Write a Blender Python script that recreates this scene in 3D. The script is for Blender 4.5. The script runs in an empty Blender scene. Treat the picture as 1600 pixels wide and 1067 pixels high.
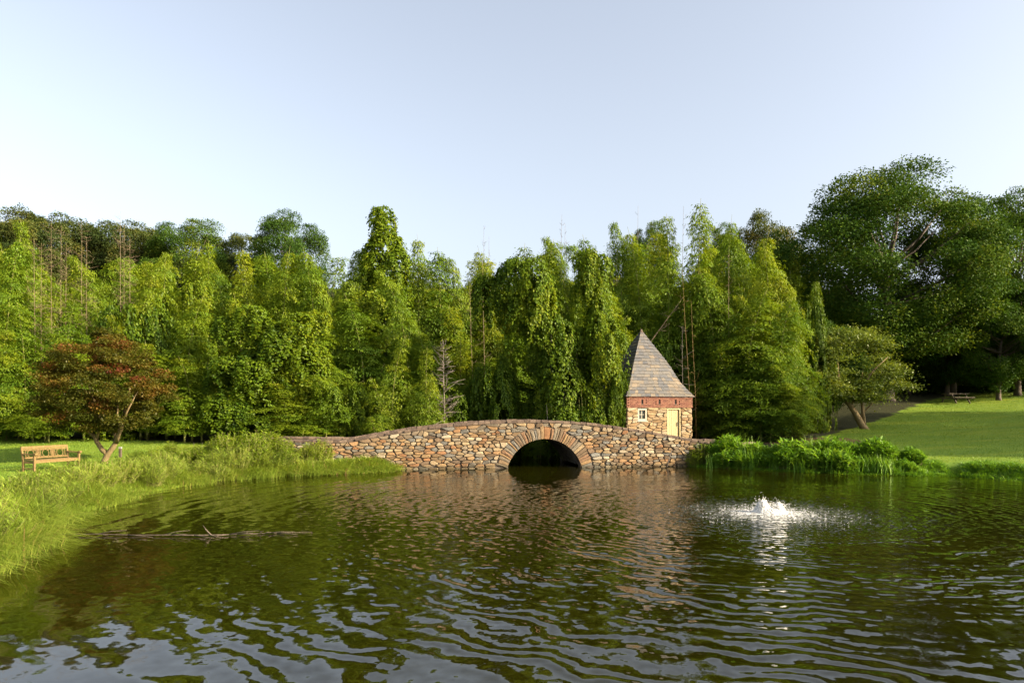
import bpy, math, random
import numpy as np
from mathutils import Vector, Matrix

# ------------------------------------------------------------------ camera, sky, sun, exposure
S = bpy.context.scene
COL = S.collection
F, HZ, H = 1100.0, 645.0, 2.5            # focal length in photo pixels, horizon row, eye height over the water
cam_d = bpy.data.cameras.new('camera'); cam = bpy.data.objects.new('camera', cam_d); COL.objects.link(cam)
cam.location = (0, 0, H); cam.rotation_euler = (math.radians(90), 0, 0)
cam_d.sensor_width = 36; cam_d.lens = 36 * F / 1600; cam_d.shift_y = (HZ - 533.5) / 1600
cam_d.clip_start = 0.1; cam_d.clip_end = 3000
S.camera = cam

SUN_EL, SUN_AZ = math.radians(23), math.radians(69)      # azimuth measured from behind the camera towards the right
sdir = Vector((math.sin(SUN_AZ) * math.cos(SUN_EL), -math.cos(SUN_AZ) * math.cos(SUN_EL), math.sin(SUN_EL)))
W = bpy.data.worlds.new('World'); S.world = W; W.use_nodes = True
nt = W.node_tree; nt.nodes.clear()
sky = nt.nodes.new('ShaderNodeTexSky'); sky.sky_type = 'NISHITA'; sky.sun_disc = False
sky.sun_elevation = SUN_EL; sky.sun_rotation = math.atan2(sdir.x, sdir.y)
sky.air_density = 1.0; sky.dust_density = 4.5; sky.ozone_density = 1.4
bg = nt.nodes.new('ShaderNodeBackground'); bg.inputs[1].default_value = 0.130
wo = nt.nodes.new('ShaderNodeOutputWorld')
hs = nt.nodes.new('ShaderNodeHueSaturation'); hs.inputs['Saturation'].default_value = .52; hs.inputs['Value'].default_value = 1.0
nt.links.new(sky.outputs[0], hs.inputs['Color']); nt.links.new(hs.outputs[0], bg.inputs[0]); nt.links.new(bg.outputs[0], wo.inputs[0])
sl = bpy.data.lights.new('sun', 'SUN'); sl.energy = 5.0; sl.angle = math.radians(0.6); sl.color = (1.0, 0.83, 0.58)
so = bpy.data.objects.new('sun', sl); COL.objects.link(so)
so.rotation_euler = sdir.to_track_quat('Z', 'Y').to_euler()
S.view_settings.view_transform = 'Standard'; S.view_settings.look = 'None'
S.view_settings.gamma = 1; S.view_settings.use_curve_mapping = False
S.view_settings.exposure = 1.45

rng = np.random.default_rng(7)
random.seed(7)

# ------------------------------------------------------------------ helpers
def smooth(a, b, x):
    t = np.clip((np.asarray(x, float) - a) / (b - a), 0, 1); return t * t * (3 - 2 * t)
def at(px, py, Y):
    return Vector(((px - 800) / F * Y, Y, H - (py - HZ) / F * Y))
def link(o, parent=None):
    COL.objects.link(o)
    if parent is not None: o.parent = parent
    return o
def tag(o, label=None, cat=None, group=None, kind=None):
    for k, v in (('label', label), ('category', cat), ('group', group), ('kind', kind)):
        if v: o[k] = v
    return o
def empty(name, loc=(0, 0, 0), rz=0):
    o = bpy.data.objects.new(name, None); o.location = loc; o.rotation_euler = (0, 0, rz); o.empty_display_size = .2
    return link(o)
class MB:
    """collects polygons of any size plus one float per face"""
    def __init__(s): s.v = []; s.f = []; s.a = []
    def poly(s, pts, faces, a=0.5):
        b = len(s.v); s.v += [tuple(p) for p in pts]; s.f += [tuple(b + i for i in f) for f in faces]; s.a += [a] * len(faces)
    def box(s, x0, x1, y0, y1, z0, z1, a=0.5):
        s.poly([(x0,y0,z0),(x1,y0,z0),(x1,y1,z0),(x0,y1,z0),(x0,y0,z1),(x1,y0,z1),(x1,y1,z1),(x0,y1,z1)],
               [(3,2,1,0),(4,5,6,7),(0,1,5,4),(1,2,6,5),(2,3,7,6),(3,0,4,7)], a)
    def bar(s, p, q, w, h, a=0.5, up=(0,0,1)):
        p, q = Vector(p), Vector(q); d = (q - p).normalized(); u = Vector(up)
        if abs(d.dot(u)) > .95: u = Vector((0, 1, 0))
        r = d.cross(u).normalized(); u = r.cross(d).normalized(); r *= w / 2; u *= h / 2
        s.poly([p-r-u, p+r-u, p+r+u, p-r+u, q-r-u, q+r-u, q+r+u, q-r+u],
               [(0,1,2,3),(7,6,5,4),(0,4,5,1),(1,5,6,2),(2,6,7,3),(3,7,4,0)], a)
    def tube(s, pts, rad, n=6, a=0.5):
        pts = [Vector(p) for p in pts]; b = len(s.v); m = len(pts)
        ref = Vector((0.31, 0.95, 0.07))
        for i, p in enumerate(pts):
            d = (pts[min(i+1, m-1)] - pts[max(i-1, 0)]).normalized()
            r = d.cross(ref)
            if r.length < .05: r = d.cross(Vector((1, 0, 0)))
            r.normalize(); u = r.cross(d)
            rr = rad[i] if hasattr(rad, '__len__') else rad
            for k in range(n):
                t = 2 * math.pi * k / n; s.v.append(tuple(p + (r * math.cos(t) + u * math.sin(t)) * rr))
        for i in range(m - 1):
            for k in range(n):
                k2 = (k + 1) % n
                s.f.append((b+i*n+k, b+i*n+k2, b+(i+1)*n+k2, b+(i+1)*n+k)); s.a.append(a)
        s.f.append(tuple(b+(m-1)*n+k for k in range(n))); s.f.append(tuple(b+k for k in reversed(range(n)))); s.a += [a, a]
    def mesh(s, name, mat, sm=False):
        me = bpy.data.meshes.new(name); me.from_pydata(s.v, [], s.f); me.materials.append(mat)
        at_ = me.attributes.new('tint', 'FLOAT', 'FACE'); at_.data.foreach_set('value', np.array(s.a, np.float32))
        if sm: me.polygons.foreach_set('use_smooth', [True] * len(me.polygons))
        me.update(); return me
    def build(s, name, mat, parent=None, sm=False):
        return link(bpy.data.objects.new(name, s.mesh(name, mat, sm)), parent)

def quads_mesh(name, V, tint, mat):
    """V (N,4,3) leaf quads, tint (N,)"""
    n = len(V); me = bpy.data.meshes.new(name)
    me.vertices.add(n * 4); me.vertices.foreach_set('co', V.reshape(-1).astype(np.float32))
    me.loops.add(n * 4); me.loops.foreach_set('vertex_index', np.arange(n * 4, dtype=np.int32))
    me.polygons.add(n); me.polygons.foreach_set('loop_start', np.arange(0, n * 4, 4, dtype=np.int32))
    a = me.attributes.new('tint', 'FLOAT', 'FACE'); a.data.foreach_set('value', np.clip(tint, 0, 1).astype(np.float32))
    me.materials.append(mat); me.update(calc_edges=True); me.validate(); return me
def unit(v): return v / np.maximum(np.linalg.norm(v, axis=-1, keepdims=True), 1e-9)
def leaves(P, D, size, aspect, r, roll=1.0, N=None):
    """rhombic leaves at P pointing along D"""
    n = len(P); D = unit(D)
    up = unit((np.array([0, 0, 1.0]) if N is None else unit(N)) + r.normal(0, .42 * roll, (n, 3)))
    side = unit(np.cross(D, up)); nor = np.cross(side, D)
    s = np.asarray(size).reshape(-1, 1) * np.ones((n, 1)); w = s * aspect * .5
    mid = P + D * s * .42 + nor * s * .06
    tip = P + D * s - nor * s * .08
    return np.stack([P, mid + side * w, tip, mid - side * w], 1)
def vnoise(P, sc, seed=0):
    """cheap smooth 3-D noise from sines, about -1..1"""
    q = np.asarray(P) * sc; o = np.zeros(len(q)); rr = np.random.default_rng(seed)
    for k in range(6):
        d = rr.normal(0, 1, 3); o += np.sin(q @ d * (1 + .35 * k) + rr.uniform(0, 6.28)) / (1 + .35 * k)
    return o / 2.6

# ------------------------------------------------------------------ materials
def new_mat(name):
    m = bpy.data.materials.new(name); m.use_nodes = True; t = m.node_tree
    t.nodes.clear(); out = t.nodes.new('ShaderNodeOutputMaterial'); return m, t, out
def ramp(t, stops, interp='LINEAR'):
    r = t.nodes.new('ShaderNodeValToRGB'); r.color_ramp.interpolation = interp; e = r.color_ramp.elements
    while len(e) < len(stops): e.new(.5)
    for i, (p, c) in enumerate(stops): e[i].position = p; e[i].color = (*c, 1)
    return r
def math_n(t, op, a, b=None, c=None):
    n = t.nodes.new('ShaderNodeMath'); n.operation = op
    for i, x in enumerate((a, b, c)):
        if x is None: continue
        if isinstance(x, (int, float)): n.inputs[i].default_value = x
        else: t.links.new(x, n.inputs[i])
    return n.outputs[0]
def attr(t, name):
    a = t.nodes.new('ShaderNodeAttribute'); a.attribute_name = name; return a.outputs['Fac']
def noise(t, scale, detail=4, vec=None, rough=.55):
    n = t.nodes.new('ShaderNodeTexNoise'); n.inputs['Scale'].default_value = scale
    n.inputs['Detail'].default_value = detail; n.inputs['Roughness'].default_value = rough
    if vec is not None: t.links.new(vec, n.inputs['Vector'])
    return n.outputs['Fac']
def coords(t, kind='Object'): return t.nodes.new('ShaderNodeTexCoord').outputs[kind]
def mixc(t, fac, a, b, mode='MIX'):
    n = t.nodes.new('ShaderNodeMix'); n.data_type = 'RGBA'; n.blend_type = mode
    for s, x in ((n.inputs['Factor'], fac), (n.inputs[6], a), (n.inputs[7], b)):
        if isinstance(x, (int, float)): s.default_value = x
        elif isinstance(x, tuple): s.default_value = (*x, 1)
        else: t.links.new(x, s)
    return n.outputs[2]

def leaf_mat(name, stops, trans=.38, gloss=.05, objvar=.25):
    m, t, out = new_mat(name)
    oi = t.nodes.new('ShaderNodeObjectInfo')
    f = math_n(t, 'ADD', attr(t, 'tint'), math_n(t, 'MULTIPLY', math_n(t, 'SUBTRACT', oi.outputs['Random'], .5), objvar))
    c = ramp(t, stops); t.links.new(f, c.inputs[0])
    d = t.nodes.new('ShaderNodeBsdfDiffuse'); tr = t.nodes.new('ShaderNodeBsdfTranslucent'); g = t.nodes.new('ShaderNodeBsdfGlossy')
    g.inputs['Roughness'].default_value = .5; g.inputs['Color'].default_value = (.8, .8, .7, 1)
    t.links.new(c.outputs[0], d.inputs[0])
    tc = mixc(t, 1.0, c.outputs[0], (1.25, 1.15, .6), 'MULTIPLY'); t.links.new(tc, tr.inputs[0])
    a = t.nodes.new('ShaderNodeMixShader'); a.inputs[0].default_value = trans
    t.links.new(d.outputs[0], a.inputs[1]); t.links.new(tr.outputs[0], a.inputs[2])
    b = t.nodes.new('ShaderNodeMixShader'); b.inputs[0].default_value = gloss
    t.links.new(a.outputs[0], b.inputs[1]); t.links.new(g.outputs[0], b.inputs[2])
    t.links.new(b.outputs[0], out.inputs[0]); return m

M = {}
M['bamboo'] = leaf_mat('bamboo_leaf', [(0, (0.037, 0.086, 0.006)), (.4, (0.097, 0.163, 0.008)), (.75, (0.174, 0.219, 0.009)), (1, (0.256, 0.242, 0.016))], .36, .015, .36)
M['vine'] = leaf_mat('vine_leaf', [(0, (0.029, 0.065, 0.005)), (.5, (0.086, 0.133, 0.005)), (1, (0.187, 0.203, 0.008))], .30, .01)
M['oak'] = leaf_mat('broad_leaf', [(0, (0.022, 0.054, 0.007)), (.5, (0.050, 0.095, 0.010)), (1, (0.133, 0.155, 0.013))], .26, .008)
M['ridge'] = leaf_mat('ridge_leaf', [(0, (0.028, 0.048, 0.013)), (.5, (0.060, 0.078, 0.016)), (1, (0.124, 0.106, 0.021))], .28, .008)
M['small_tree'] = leaf_mat('small_tree_leaf', [(0, (0.069, 0.113, 0.015)), (.5, (0.129, 0.174, 0.020)), (1, (0.211, 0.227, 0.025))], .38, .04)
M['maple'] = leaf_mat('maple_leaf', [(0, (.050, .062, .007)), (.35, (.100, .085, .009)), (.62, (.130, .066, .011)), (.85, (.135, .036, .015)), (1, (.16, .018, .018))], .38, .015, 0)
M['grass'] = leaf_mat('grass_blade', [(0, (0.081, 0.140, 0.015)), (.5, (0.193, 0.275, 0.025)), (.9, (0.302, 0.337, 0.048)), (1, (0.324, 0.224, 0.083))], .42, .025, .1)
M['lawn'] = leaf_mat('lawn_blade', [(0, (0.092, 0.172, 0.017)), (.5, (0.164, 0.251, 0.023)), (1, (0.289, 0.317, 0.039))], .35, .02, 0)
M['shrub'] = leaf_mat('shrub_leaf', [(0, (0.075, 0.142, 0.010)), (.5, (0.179, 0.264, 0.014)), (1, (0.303, 0.340, 0.020))], .38, .03)
M['reed'] = leaf_mat('marsh_leaf', [(0, (0.055, 0.141, 0.011)), (.5, (0.132, 0.273, 0.017)), (1, (0.241, 0.371, 0.031))], .40, .03)
M['dead_leaf'] = leaf_mat('dead_leaf', [(0, (.10, .07, .025)), (.5, (.18, .12, .045)), (1, (.26, .18, .08))], .3, .03)

def bark(name, c1, c2, sc=6):
    m, t, out = new_mat(name); co = coords(t)
    mp = t.nodes.new('ShaderNodeMapping'); mp.inputs['Scale'].default_value = (sc, sc, sc * .25); t.links.new(co, mp.inputs[0])
    n = noise(t, 3, 6, mp.outputs[0], .65); r = ramp(t, [(.3, c1), (.7, c2)]); t.links.new(n, r.inputs[0])
    p = t.nodes.new('ShaderNodeBsdfPrincipled'); p.inputs['Roughness'].default_value = .85
    t.links.new(r.outputs[0], p.inputs['Base Color'])
    b = t.nodes.new('ShaderNodeBump'); b.inputs['Distance'].default_value = .03; b.inputs['Strength'].default_value = .8
    t.links.new(n, b.inputs['Height']); t.links.new(b.outputs[0], p.inputs['Normal']); t.links.new(p.outputs[0], out.inputs[0]); return m
M['bark'] = bark('bark', (.045, .032, .022), (.12, .09, .06))
M['dark_bark'] = bark('dark_bark', (.022, .018, .012), (.05, .04, .028))
M['maple_bark'] = bark('maple_bark', (.09, .06, .025), (.21, .15, .06))
M['culm'] = bark('bamboo_culm', (.10, .12, .02), (.22, .20, .05))
M['orange_cane'] = bark('orange_cane', (.14, .085, .022), (.24, .15, .045))
M['dry_culm'] = bark('dry_culm', (.14, .095, .050), (.24, .175, .10))
M['grey_wood'] = bark('grey_wood', (.10, .082, .062), (.20, .165, .13))

def stone_mat(name, stops, bump=.02, rough=.85, sc=9, damp=False):
    m, t, out = new_mat(name); co = coords(t)
    r = ramp(t, stops, 'LINEAR'); t.links.new(attr(t, 'tint'), r.inputs[0])
    n1 = noise(t, sc, 6, co, .65); n2 = noise(t, sc * 4.5, 4, co)
    v = ramp(t, [(.25, (.62, .58, .55)), (.55, (1, 1, 1)), (.8, (1.25, 1.16, 1.02))]); t.links.new(n1, v.inputs[0])
    c = mixc(t, .85, r.outputs[0], v.outputs[0], 'MULTIPLY')
    n3 = noise(t, sc * .55, 3, co); k = ramp(t, [(.56, (0, 0, 0)), (.72, (1, 1, 1))]); t.links.new(n3, k.inputs[0])
    c = mixc(t, math_n(t, 'MULTIPLY', k.outputs[0], .30), c, (.15, .085, .036))
    if damp:                      # algae and wet stain left by the pond along the foot of the wall
        gp = t.nodes.new('ShaderNodeNewGeometry'); sp = t.nodes.new('ShaderNodeSeparateXYZ'); t.links.new(gp.outputs['Position'], sp.inputs[0])
        w = math_n(t, 'SUBTRACT', sp.outputs[2], math_n(t, 'MULTIPLY', noise(t, 3.0, 4, gp.outputs['Position']), .20)); dm = ramp(t, [(.0, (1, 1, 1)), (.10, (0, 0, 0))]); t.links.new(w, dm.inputs[0])
        c = mixc(t, math_n(t, 'MULTIPLY', dm.outputs[0], .62), c, (.050, .042, .018))
    p = t.nodes.new('ShaderNodeBsdfPrincipled'); p.inputs['Roughness'].default_value = rough
    t.links.new(c, p.inputs['Base Color'])
    b = t.nodes.new('ShaderNodeBump'); b.inputs['Distance'].default_value = bump; b.inputs['Strength'].default_value = .8
    t.links.new(math_n(t, 'ADD', n1, math_n(t, 'MULTIPLY', n2, .4)), b.inputs['Height'])
    t.links.new(b.outputs[0], p.inputs['Normal']); t.links.new(p.outputs[0], out.inputs[0]); return m
FIELD = [(0, (0.075, 0.049, 0.028)), (.12, (0.155, 0.100, 0.049)), (.28, (0.225, 0.142, 0.061)), (.42, (0.195, 0.090, 0.033)), (.5, (0.140, 0.106, 0.067)), (.62, (0.250, 0.180, 0.094)),
         (.74, (0.115, 0.103, 0.080)), (.82, (0.125, 0.123, 0.107)), (.92, (0.290, 0.223, 0.131)), (1, (0.310, 0.261, 0.176))]
M['stone'] = stone_mat('field_stone', FIELD, damp=True)
M['shed_stone'] = stone_mat('shed_stone', [(0, (.17, .10, .042)), (.3, (.25, .165, .075)), (.6, (.29, .21, .11)), (.8, (.19, .115, .05)), (1, (.31, .25, .16))])
M['cap'] = stone_mat('cap_stone', [(0, (0.061, 0.040, 0.027)), (.5, (0.101, 0.068, 0.047)), (1, (0.151, 0.105, 0.070))], .015)
M['slate'] = stone_mat('roof_slate', [(0, (.045, .047, .052)), (.35, (.072, .071, .073)), (.6, (.100, .088, .073)), (.8, (.14, .11, .075)), (1, (.20, .15, .10))], .006, .7, 6)
M['brick'] = stone_mat('red_brick', [(0, (.115, .038, .022)), (.5, (.165, .060, .032)), (1, (.21, .095, .052))], .006)
M['mortar'] = stone_mat('mortar', [(0, (.080, .062, .043)), (1, (.115, .088, .060))], .02)
M['barrel'] = stone_mat('barrel_stone', [(0, (.13, .12, .10)), (1, (.20, .18, .155))], .04, .9, 4)

def paint(name, col, rough=.5, var=.15, sc=8):
    m, t, out = new_mat(name); co = coords(t)
    n = noise(t, sc, 5, co, .6); r = ramp(t, [(.3, tuple(x * (1 - var) for x in col)), (.7, tuple(min(1, x * (1 + var)) for x in col))]); t.links.new(n, r.inputs[0])
    p = t.nodes.new('ShaderNodeBsdfPrincipled'); p.inputs['Roughness'].default_value = rough
    t.links.new(r.outputs[0], p.inputs['Base Color']); t.links.new(p.outputs[0], out.inputs[0]); return m
M['cream'] = paint('cream_paint', (.33, .255, .11), .55, .06)
M['frame'] = paint('pale_paint', (.32, .27, .19), .55, .1)
M['iron'] = paint('black_iron', (.02, .02, .02), .5)
M['dark'] = paint('dark_void', (.012, .010, .008), .9)
M['glass'] = paint('old_glass', (.05, .06, .06), .06, .05)
M['teak'] = bark('teak', (.115, .068, .018), (.195, .125, .038), 9)
M['white_cap'] = paint('white_cap', (.25, .235, .21), .5)

def foam_mat():
    m, t, out = new_mat('foam'); d = t.nodes.new('ShaderNodeBsdfDiffuse'); d.inputs[0].default_value = (.86, .85, .82, 1)
    tr = t.nodes.new('ShaderNodeBsdfTranslucent'); tr.inputs[0].default_value = (.86, .85, .82, 1)
    a = t.nodes.new('ShaderNodeMixShader'); a.inputs[0].default_value = .4
    t.links.new(d.outputs[0], a.inputs[1]); t.links.new(tr.outputs[0], a.inputs[2]); t.links.new(a.outputs[0], out.inputs[0]); return m
M['foam'] = foam_mat()

FX, FY = 6.5, 17.7          # the fountain
def water_mat():
    m, t, out = new_mat('pond_water'); co = coords(t)
    sep = t.nodes.new('ShaderNodeSeparateXYZ'); t.links.new(co, sep.inputs[0]); X, Y = sep.outputs[0], sep.outputs[1]
    dx = math_n(t, 'SUBTRACT', X, FX); dy = math_n(t, 'SUBTRACT', Y, FY)
    r = math_n(t, 'SQRT', math_n(t, 'ADD', math_n(t, 'MULTIPLY', dx, dx), math_n(t, 'MULTIPLY', dy, dy)))
    wob = math_n(t, 'MULTIPLY', math_n(t, 'SUBTRACT', noise(t, .55, 2, co), .5), 1.5)
    wob2 = math_n(t, 'MULTIPLY', math_n(t, 'SUBTRACT', noise(t, 1.9, 2, co), .5), .36)
    rr = math_n(t, 'ADD', r, math_n(t, 'ADD', wob, wob2))
    def sstep(x, a, b):
        n = t.nodes.new('ShaderNodeMapRange'); n.interpolation_type = 'SMOOTHSTEP'
        n.inputs['From Min'].default_value = a; n.inputs['From Max'].default_value = b; t.links.new(x, n.inputs['Value']); return n.outputs[0]
    def mul(*a):
        o = a[0]
        for b in a[1:]: o = math_n(t, 'MULTIPLY', o, b)
        return o
    def add(*a):
        o = a[0]
        for b in a[1:]: o = math_n(t, 'ADD', o, b)
        return o
    def wave(wl, amp, ph=0.0, vec=rr): return mul(math_n(t, 'COSINE', add(mul(vec, 6.2832 / wl), ph)), amp)
    def nslope(scale, detail=2, off=0.0):
        mp = t.nodes.new('ShaderNodeMapping'); mp.inputs['Location'].default_value = (off, off * .7, off); t.links.new(co, mp.inputs[0])
        n = t.nodes.new('ShaderNodeTexNoise'); n.inputs['Scale'].default_value = scale; n.inputs['Detail'].default_value = detail; t.links.new(mp.outputs[0], n.inputs['Vector'])
        q = t.nodes.new('ShaderNodeSeparateColor'); t.links.new(n.outputs['Color'], q.inputs[0])
        return math_n(t, 'SUBTRACT', q.outputs[0], .5), math_n(t, 'SUBTRACT', q.outputs[1], .5)
    near = sstep(r, 20, 8); near2 = sstep(r, 17, 9.5); far = sstep(r, 9, 15)
    am = add(mul(sstep(noise(t, .45, 2, co), .36, .64), .9), .12); am2 = add(mul(sstep(noise(t, .30, 2, co), .62, .36), .9), .15)
    # slopes of the ring waves that spread from the fountain, then of the cross chop
    ring = add(wave(.30, mul(near2, am, .115)), wave(.43, mul(am2, .050), 2.1), wave(.72, mul(add(mul(far, .8), .08), .058), 1.3))
    ux = math_n(t, 'DIVIDE', dx, math_n(t, 'MAXIMUM', r, .05)); uy = math_n(t, 'DIVIDE', dy, math_n(t, 'MAXIMUM', r, .05))
    lee = add(mul(sstep(Y, 31, 20), .86), .14)
    a1, b1 = nslope(1.1, 2); a2, b2 = nslope(5.5, 2, 5.0); a3, b3 = nslope(13, 3, 9.0)
    k2 = add(mul(near2, .27), mul(near, .04), .015); k3 = add(mul(sstep(r, 5.5, 1.0), 1.6), mul(near2, .06))
    sx = mul(add(mul(ring, ux), mul(a1, .07), mul(a2, k2), mul(a3, k3)), lee)
    sy = mul(add(mul(ring, uy), mul(b1, .07), mul(b2, k2), mul(b3, k3)), lee)
    cv = t.nodes.new('ShaderNodeCombineXYZ'); t.links.new(mul(sx, -1.0), cv.inputs[0]); t.links.new(mul(sy, -1.0), cv.inputs[1]); cv.inputs[2].default_value = 1
    b = t.nodes.new('ShaderNodeVectorMath'); b.operation = 'NORMALIZE'; t.links.new(cv.outputs[0], b.inputs[0])
    p = t.nodes.new('ShaderNodeBsdfPrincipled'); p.inputs['Roughness'].default_value = .03; p.inputs['IOR'].default_value = 1.5
    mr = ramp(t, [(.35, (.0075, .0068, .0005)), (.7, (.012, .011, .0008))]); t.links.new(noise(t, .22, 3, co), mr.inputs[0])
    aer = mul(sstep(r, 2.6, .3), sstep(noise(t, 5, 4, co, .65), .42, .62), .8)      # air bubbles in the churned water
    t.links.new(mixc(t, aer, mr.outputs[0], (.30, .30, .28)), p.inputs['Base Color'])
    t.links.new(b.outputs[0], p.inputs['Normal']); t.links.new(p.outputs[0], out.inputs[0]); return m
M['water'] = water_mat()

def ground_mat():
    m, t, out = new_mat('lawn_and_soil'); co = coords(t)
    lawn = attr(t, 'lawn'); mulch = attr(t, 'mulch')
    a = ramp(t, [(.3, (.080, .15, .015)), (.5, (.130, .20, .018)), (.68, (.215, .235, .020))])
    mp = t.nodes.new('ShaderNodeMapping'); mp.inputs['Scale'].default_value = (.25, .9, 1); mp.inputs['Rotation'].default_value = (0, 0, .35); t.links.new(co, mp.inputs[0])
    t.links.new(math_n(t, 'ADD', math_n(t, 'MULTIPLY', noise(t, .9, 5, mp.outputs[0], .6), .6), math_n(t, 'MULTIPLY', noise(t, 9, 4, co, .7), .4)), a.inputs[0])
    s = ramp(t, [(.3, (.014, .018, .006)), (.7, (.040, .040, .014))]); t.links.new(noise(t, 5, 5, co, .7), s.inputs[0])
    r = ramp(t, [(.3, (.085, .045, .025)), (.7, (.16, .085, .048))]); t.links.new(noise(t, 7, 5, co, .7), r.inputs[0])
    wob = math_n(t, 'MULTIPLY', math_n(t, 'SUBTRACT', noise(t, 1.2, 4, co), .5), .7)
    k = ramp(t, [(.42, (0, 0, 0)), (.58, (1, 1, 1))]); t.links.new(math_n(t, 'ADD', lawn, wob), k.inputs[0])
    k2 = ramp(t, [(.42, (0, 0, 0)), (.58, (1, 1, 1))]); t.links.new(math_n(t, 'ADD', mulch, wob), k2.inputs[0])
    c = mixc(t, k2.outputs[0], mixc(t, k.outputs[0], s.outputs[0], a.outputs[0]), r.outputs[0])
    p = t.nodes.new('ShaderNodeBsdfPrincipled'); p.inputs['Roughness'].default_value = .9; p.inputs['Specular IOR Level'].default_value = .15
    t.links.new(c, p.inputs['Base Color'])
    b = t.nodes.new('ShaderNodeBump'); b.inputs['Distance'].default_value = .05; b.inputs['Strength'].default_value = .7
    t.links.new(noise(t, 22, 4, co, .7), b.inputs['Height']); t.links.new(b.outputs[0], p.inputs['Normal'])
    t.links.new(p.outputs[0], out.inputs[0]); return m
M['ground'] = ground_mat()

# ------------------------------------------------------------------ terrain and pond
POND = np.array([(-7.5, 2.5), (-8.6, 7), (-8.3, 11), (-9.0, 13.4), (-10.3, 15.4), (-10.7, 17), (-11.5, 21.2), (-11.1, 25.6), (-8.8, 28), (-5.6, 29.9),
                 (-4.6, 31.6), (-3.6, 33.2), (-0.7, 34), (-1.5, 40), (-3, 47), (1, 47), (2.6, 40), (3.6, 34.2), (8.2, 34.2), (8.9, 32.6), (11.8, 30.2),
                 (15.5, 28.4), (17.5, 28.0), (18.8, 25.7), (20.3, 20), (21, 12), (19, 5), (14, 2.5), (3, 1.6)])
def pond_dist(x, y):
    x = np.asarray(x, float); y = np.asarray(y, float); best = np.full(x.shape, 1e9); inside = np.zeros(x.shape, bool)
    n = len(POND)
    for i in range(n):
        ax, ay = POND[i]; bx, by = POND[(i + 1) % n]; ex, ey = bx - ax, by - ay
        t = np.clip(((x - ax) * ex + (y - ay) * ey) / (ex * ex + ey * ey), 0, 1)
        best = np.minimum(best, np.hypot(x - ax - t * ex, y - ay - t * ey))
        cr = ((ay > y) != (by > y)) & (x < ex * (y - ay) / (ey if ey != 0 else 1e-9) + ax); inside ^= cr
    return np.where(inside, -best, best)
def ground_z(x, y):
    x = np.asarray(x, float); y = np.asarray(y, float); d = pond_dist(x, y)
    bankz = np.where(d < 0, -.75 * smooth(0, 1.6, -d), .27 * smooth(0, .9, d)); dp = np.maximum(d, 0)
    wr = smooth(9, 17, x) * smooth(2, 10, y); wl = 1 - smooth(-7, -3, x); wc = np.clip(1 - wr - wl, 0, 1)
    dd = np.minimum(dp, 55); zr = .15 * smooth(0, 2, dp) + .045 * dd + .0012 * dd ** 2
    zl = .02 * np.minimum(dp, 20) + .05 * np.clip(y - 30, 0, 14)
    zc = np.minimum(.5, .11 * dp)
    hill = .29 * np.clip(y - 46, 0, 85) * (1 - smooth(12, 40, x)) * smooth(46, 62, y)
    near = .35 * smooth(2.5, -1, y)
    return bankz + wr * zr + wl * zl + wc * zc + hill + near + .02 * np.sin(x * 1.3 + y * .7) * smooth(0, 3, dp)
def gz(x, y): return float(ground_z(np.array([x]), np.array([y]))[0])
def axis(lo, hi, step, far, n):
    core = np.arange(lo, hi + step, step); g = np.geomspace(1, far, n)
    return np.concatenate([lo - g[::-1], core, core[-1] + g])
gx = axis(-32, 46, .4, 900, 26); gy = axis(-4, 64, .4, 1100, 28)
GX, GY = np.meshgrid(gx, gy); GZ = ground_z(GX.ravel(), GY.ravel())
nx, ny = len(gx), len(gy)
me = bpy.data.meshes.new('ground')
idx = np.arange(nx * ny).reshape(ny, nx)
Q = np.stack([idx[:-1, :-1], idx[:-1, 1:], idx[1:, 1:], idx[1:, :-1]], -1).reshape(-1, 4)
me.vertices.add(nx * ny); me.vertices.foreach_set('co', np.stack([GX.ravel(), GY.ravel(), GZ], 1).astype(np.float32).ravel())
me.loops.add(len(Q) * 4); me.loops.foreach_set('vertex_index', Q.ravel().astype(np.int32))
me.polygons.add(len(Q)); me.polygons.foreach_set('loop_start', np.arange(0, len(Q) * 4, 4, dtype=np.int32))
me.polygons.foreach_set('use_smooth', np.ones(len(Q), bool))
def lawn_mask(x, y):
    left = (1 - smooth(-9, -6, x)) * smooth(39.5, 37, y + .12 * (x + 20))
    # the right lawn is cut off by the trees along a slanting line
    right = smooth(10, 13, x) * smooth(2.2, -2.2, y - (34.8 + 1.12 * (x - 12.5) - .004 * np.maximum(x - 12.5, 0) ** 2))
    return np.maximum(np.maximum(left, right), smooth(3, 0, y))
x_, y_ = GX.ravel(), GY.ravel()
la = me.attributes.new('lawn', 'FLOAT', 'POINT'); la.data.foreach_set('value', lawn_mask(x_, y_).astype(np.float32))
mu = np.exp(-(((x_ - 16.5) / 2.6) ** 2 + ((y_ - 38.5) / 2.2) ** 2)) * 1.2
ma = me.attributes.new('mulch', 'FLOAT', 'POINT'); ma.data.foreach_set('value', mu.astype(np.float32))
me.materials.append(M['ground']); me.update(calc_edges=True)
tag(link(bpy.data.objects.new('ground', me)), 'grassy banks and rising lawn around the pond', kind='structure')

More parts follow.
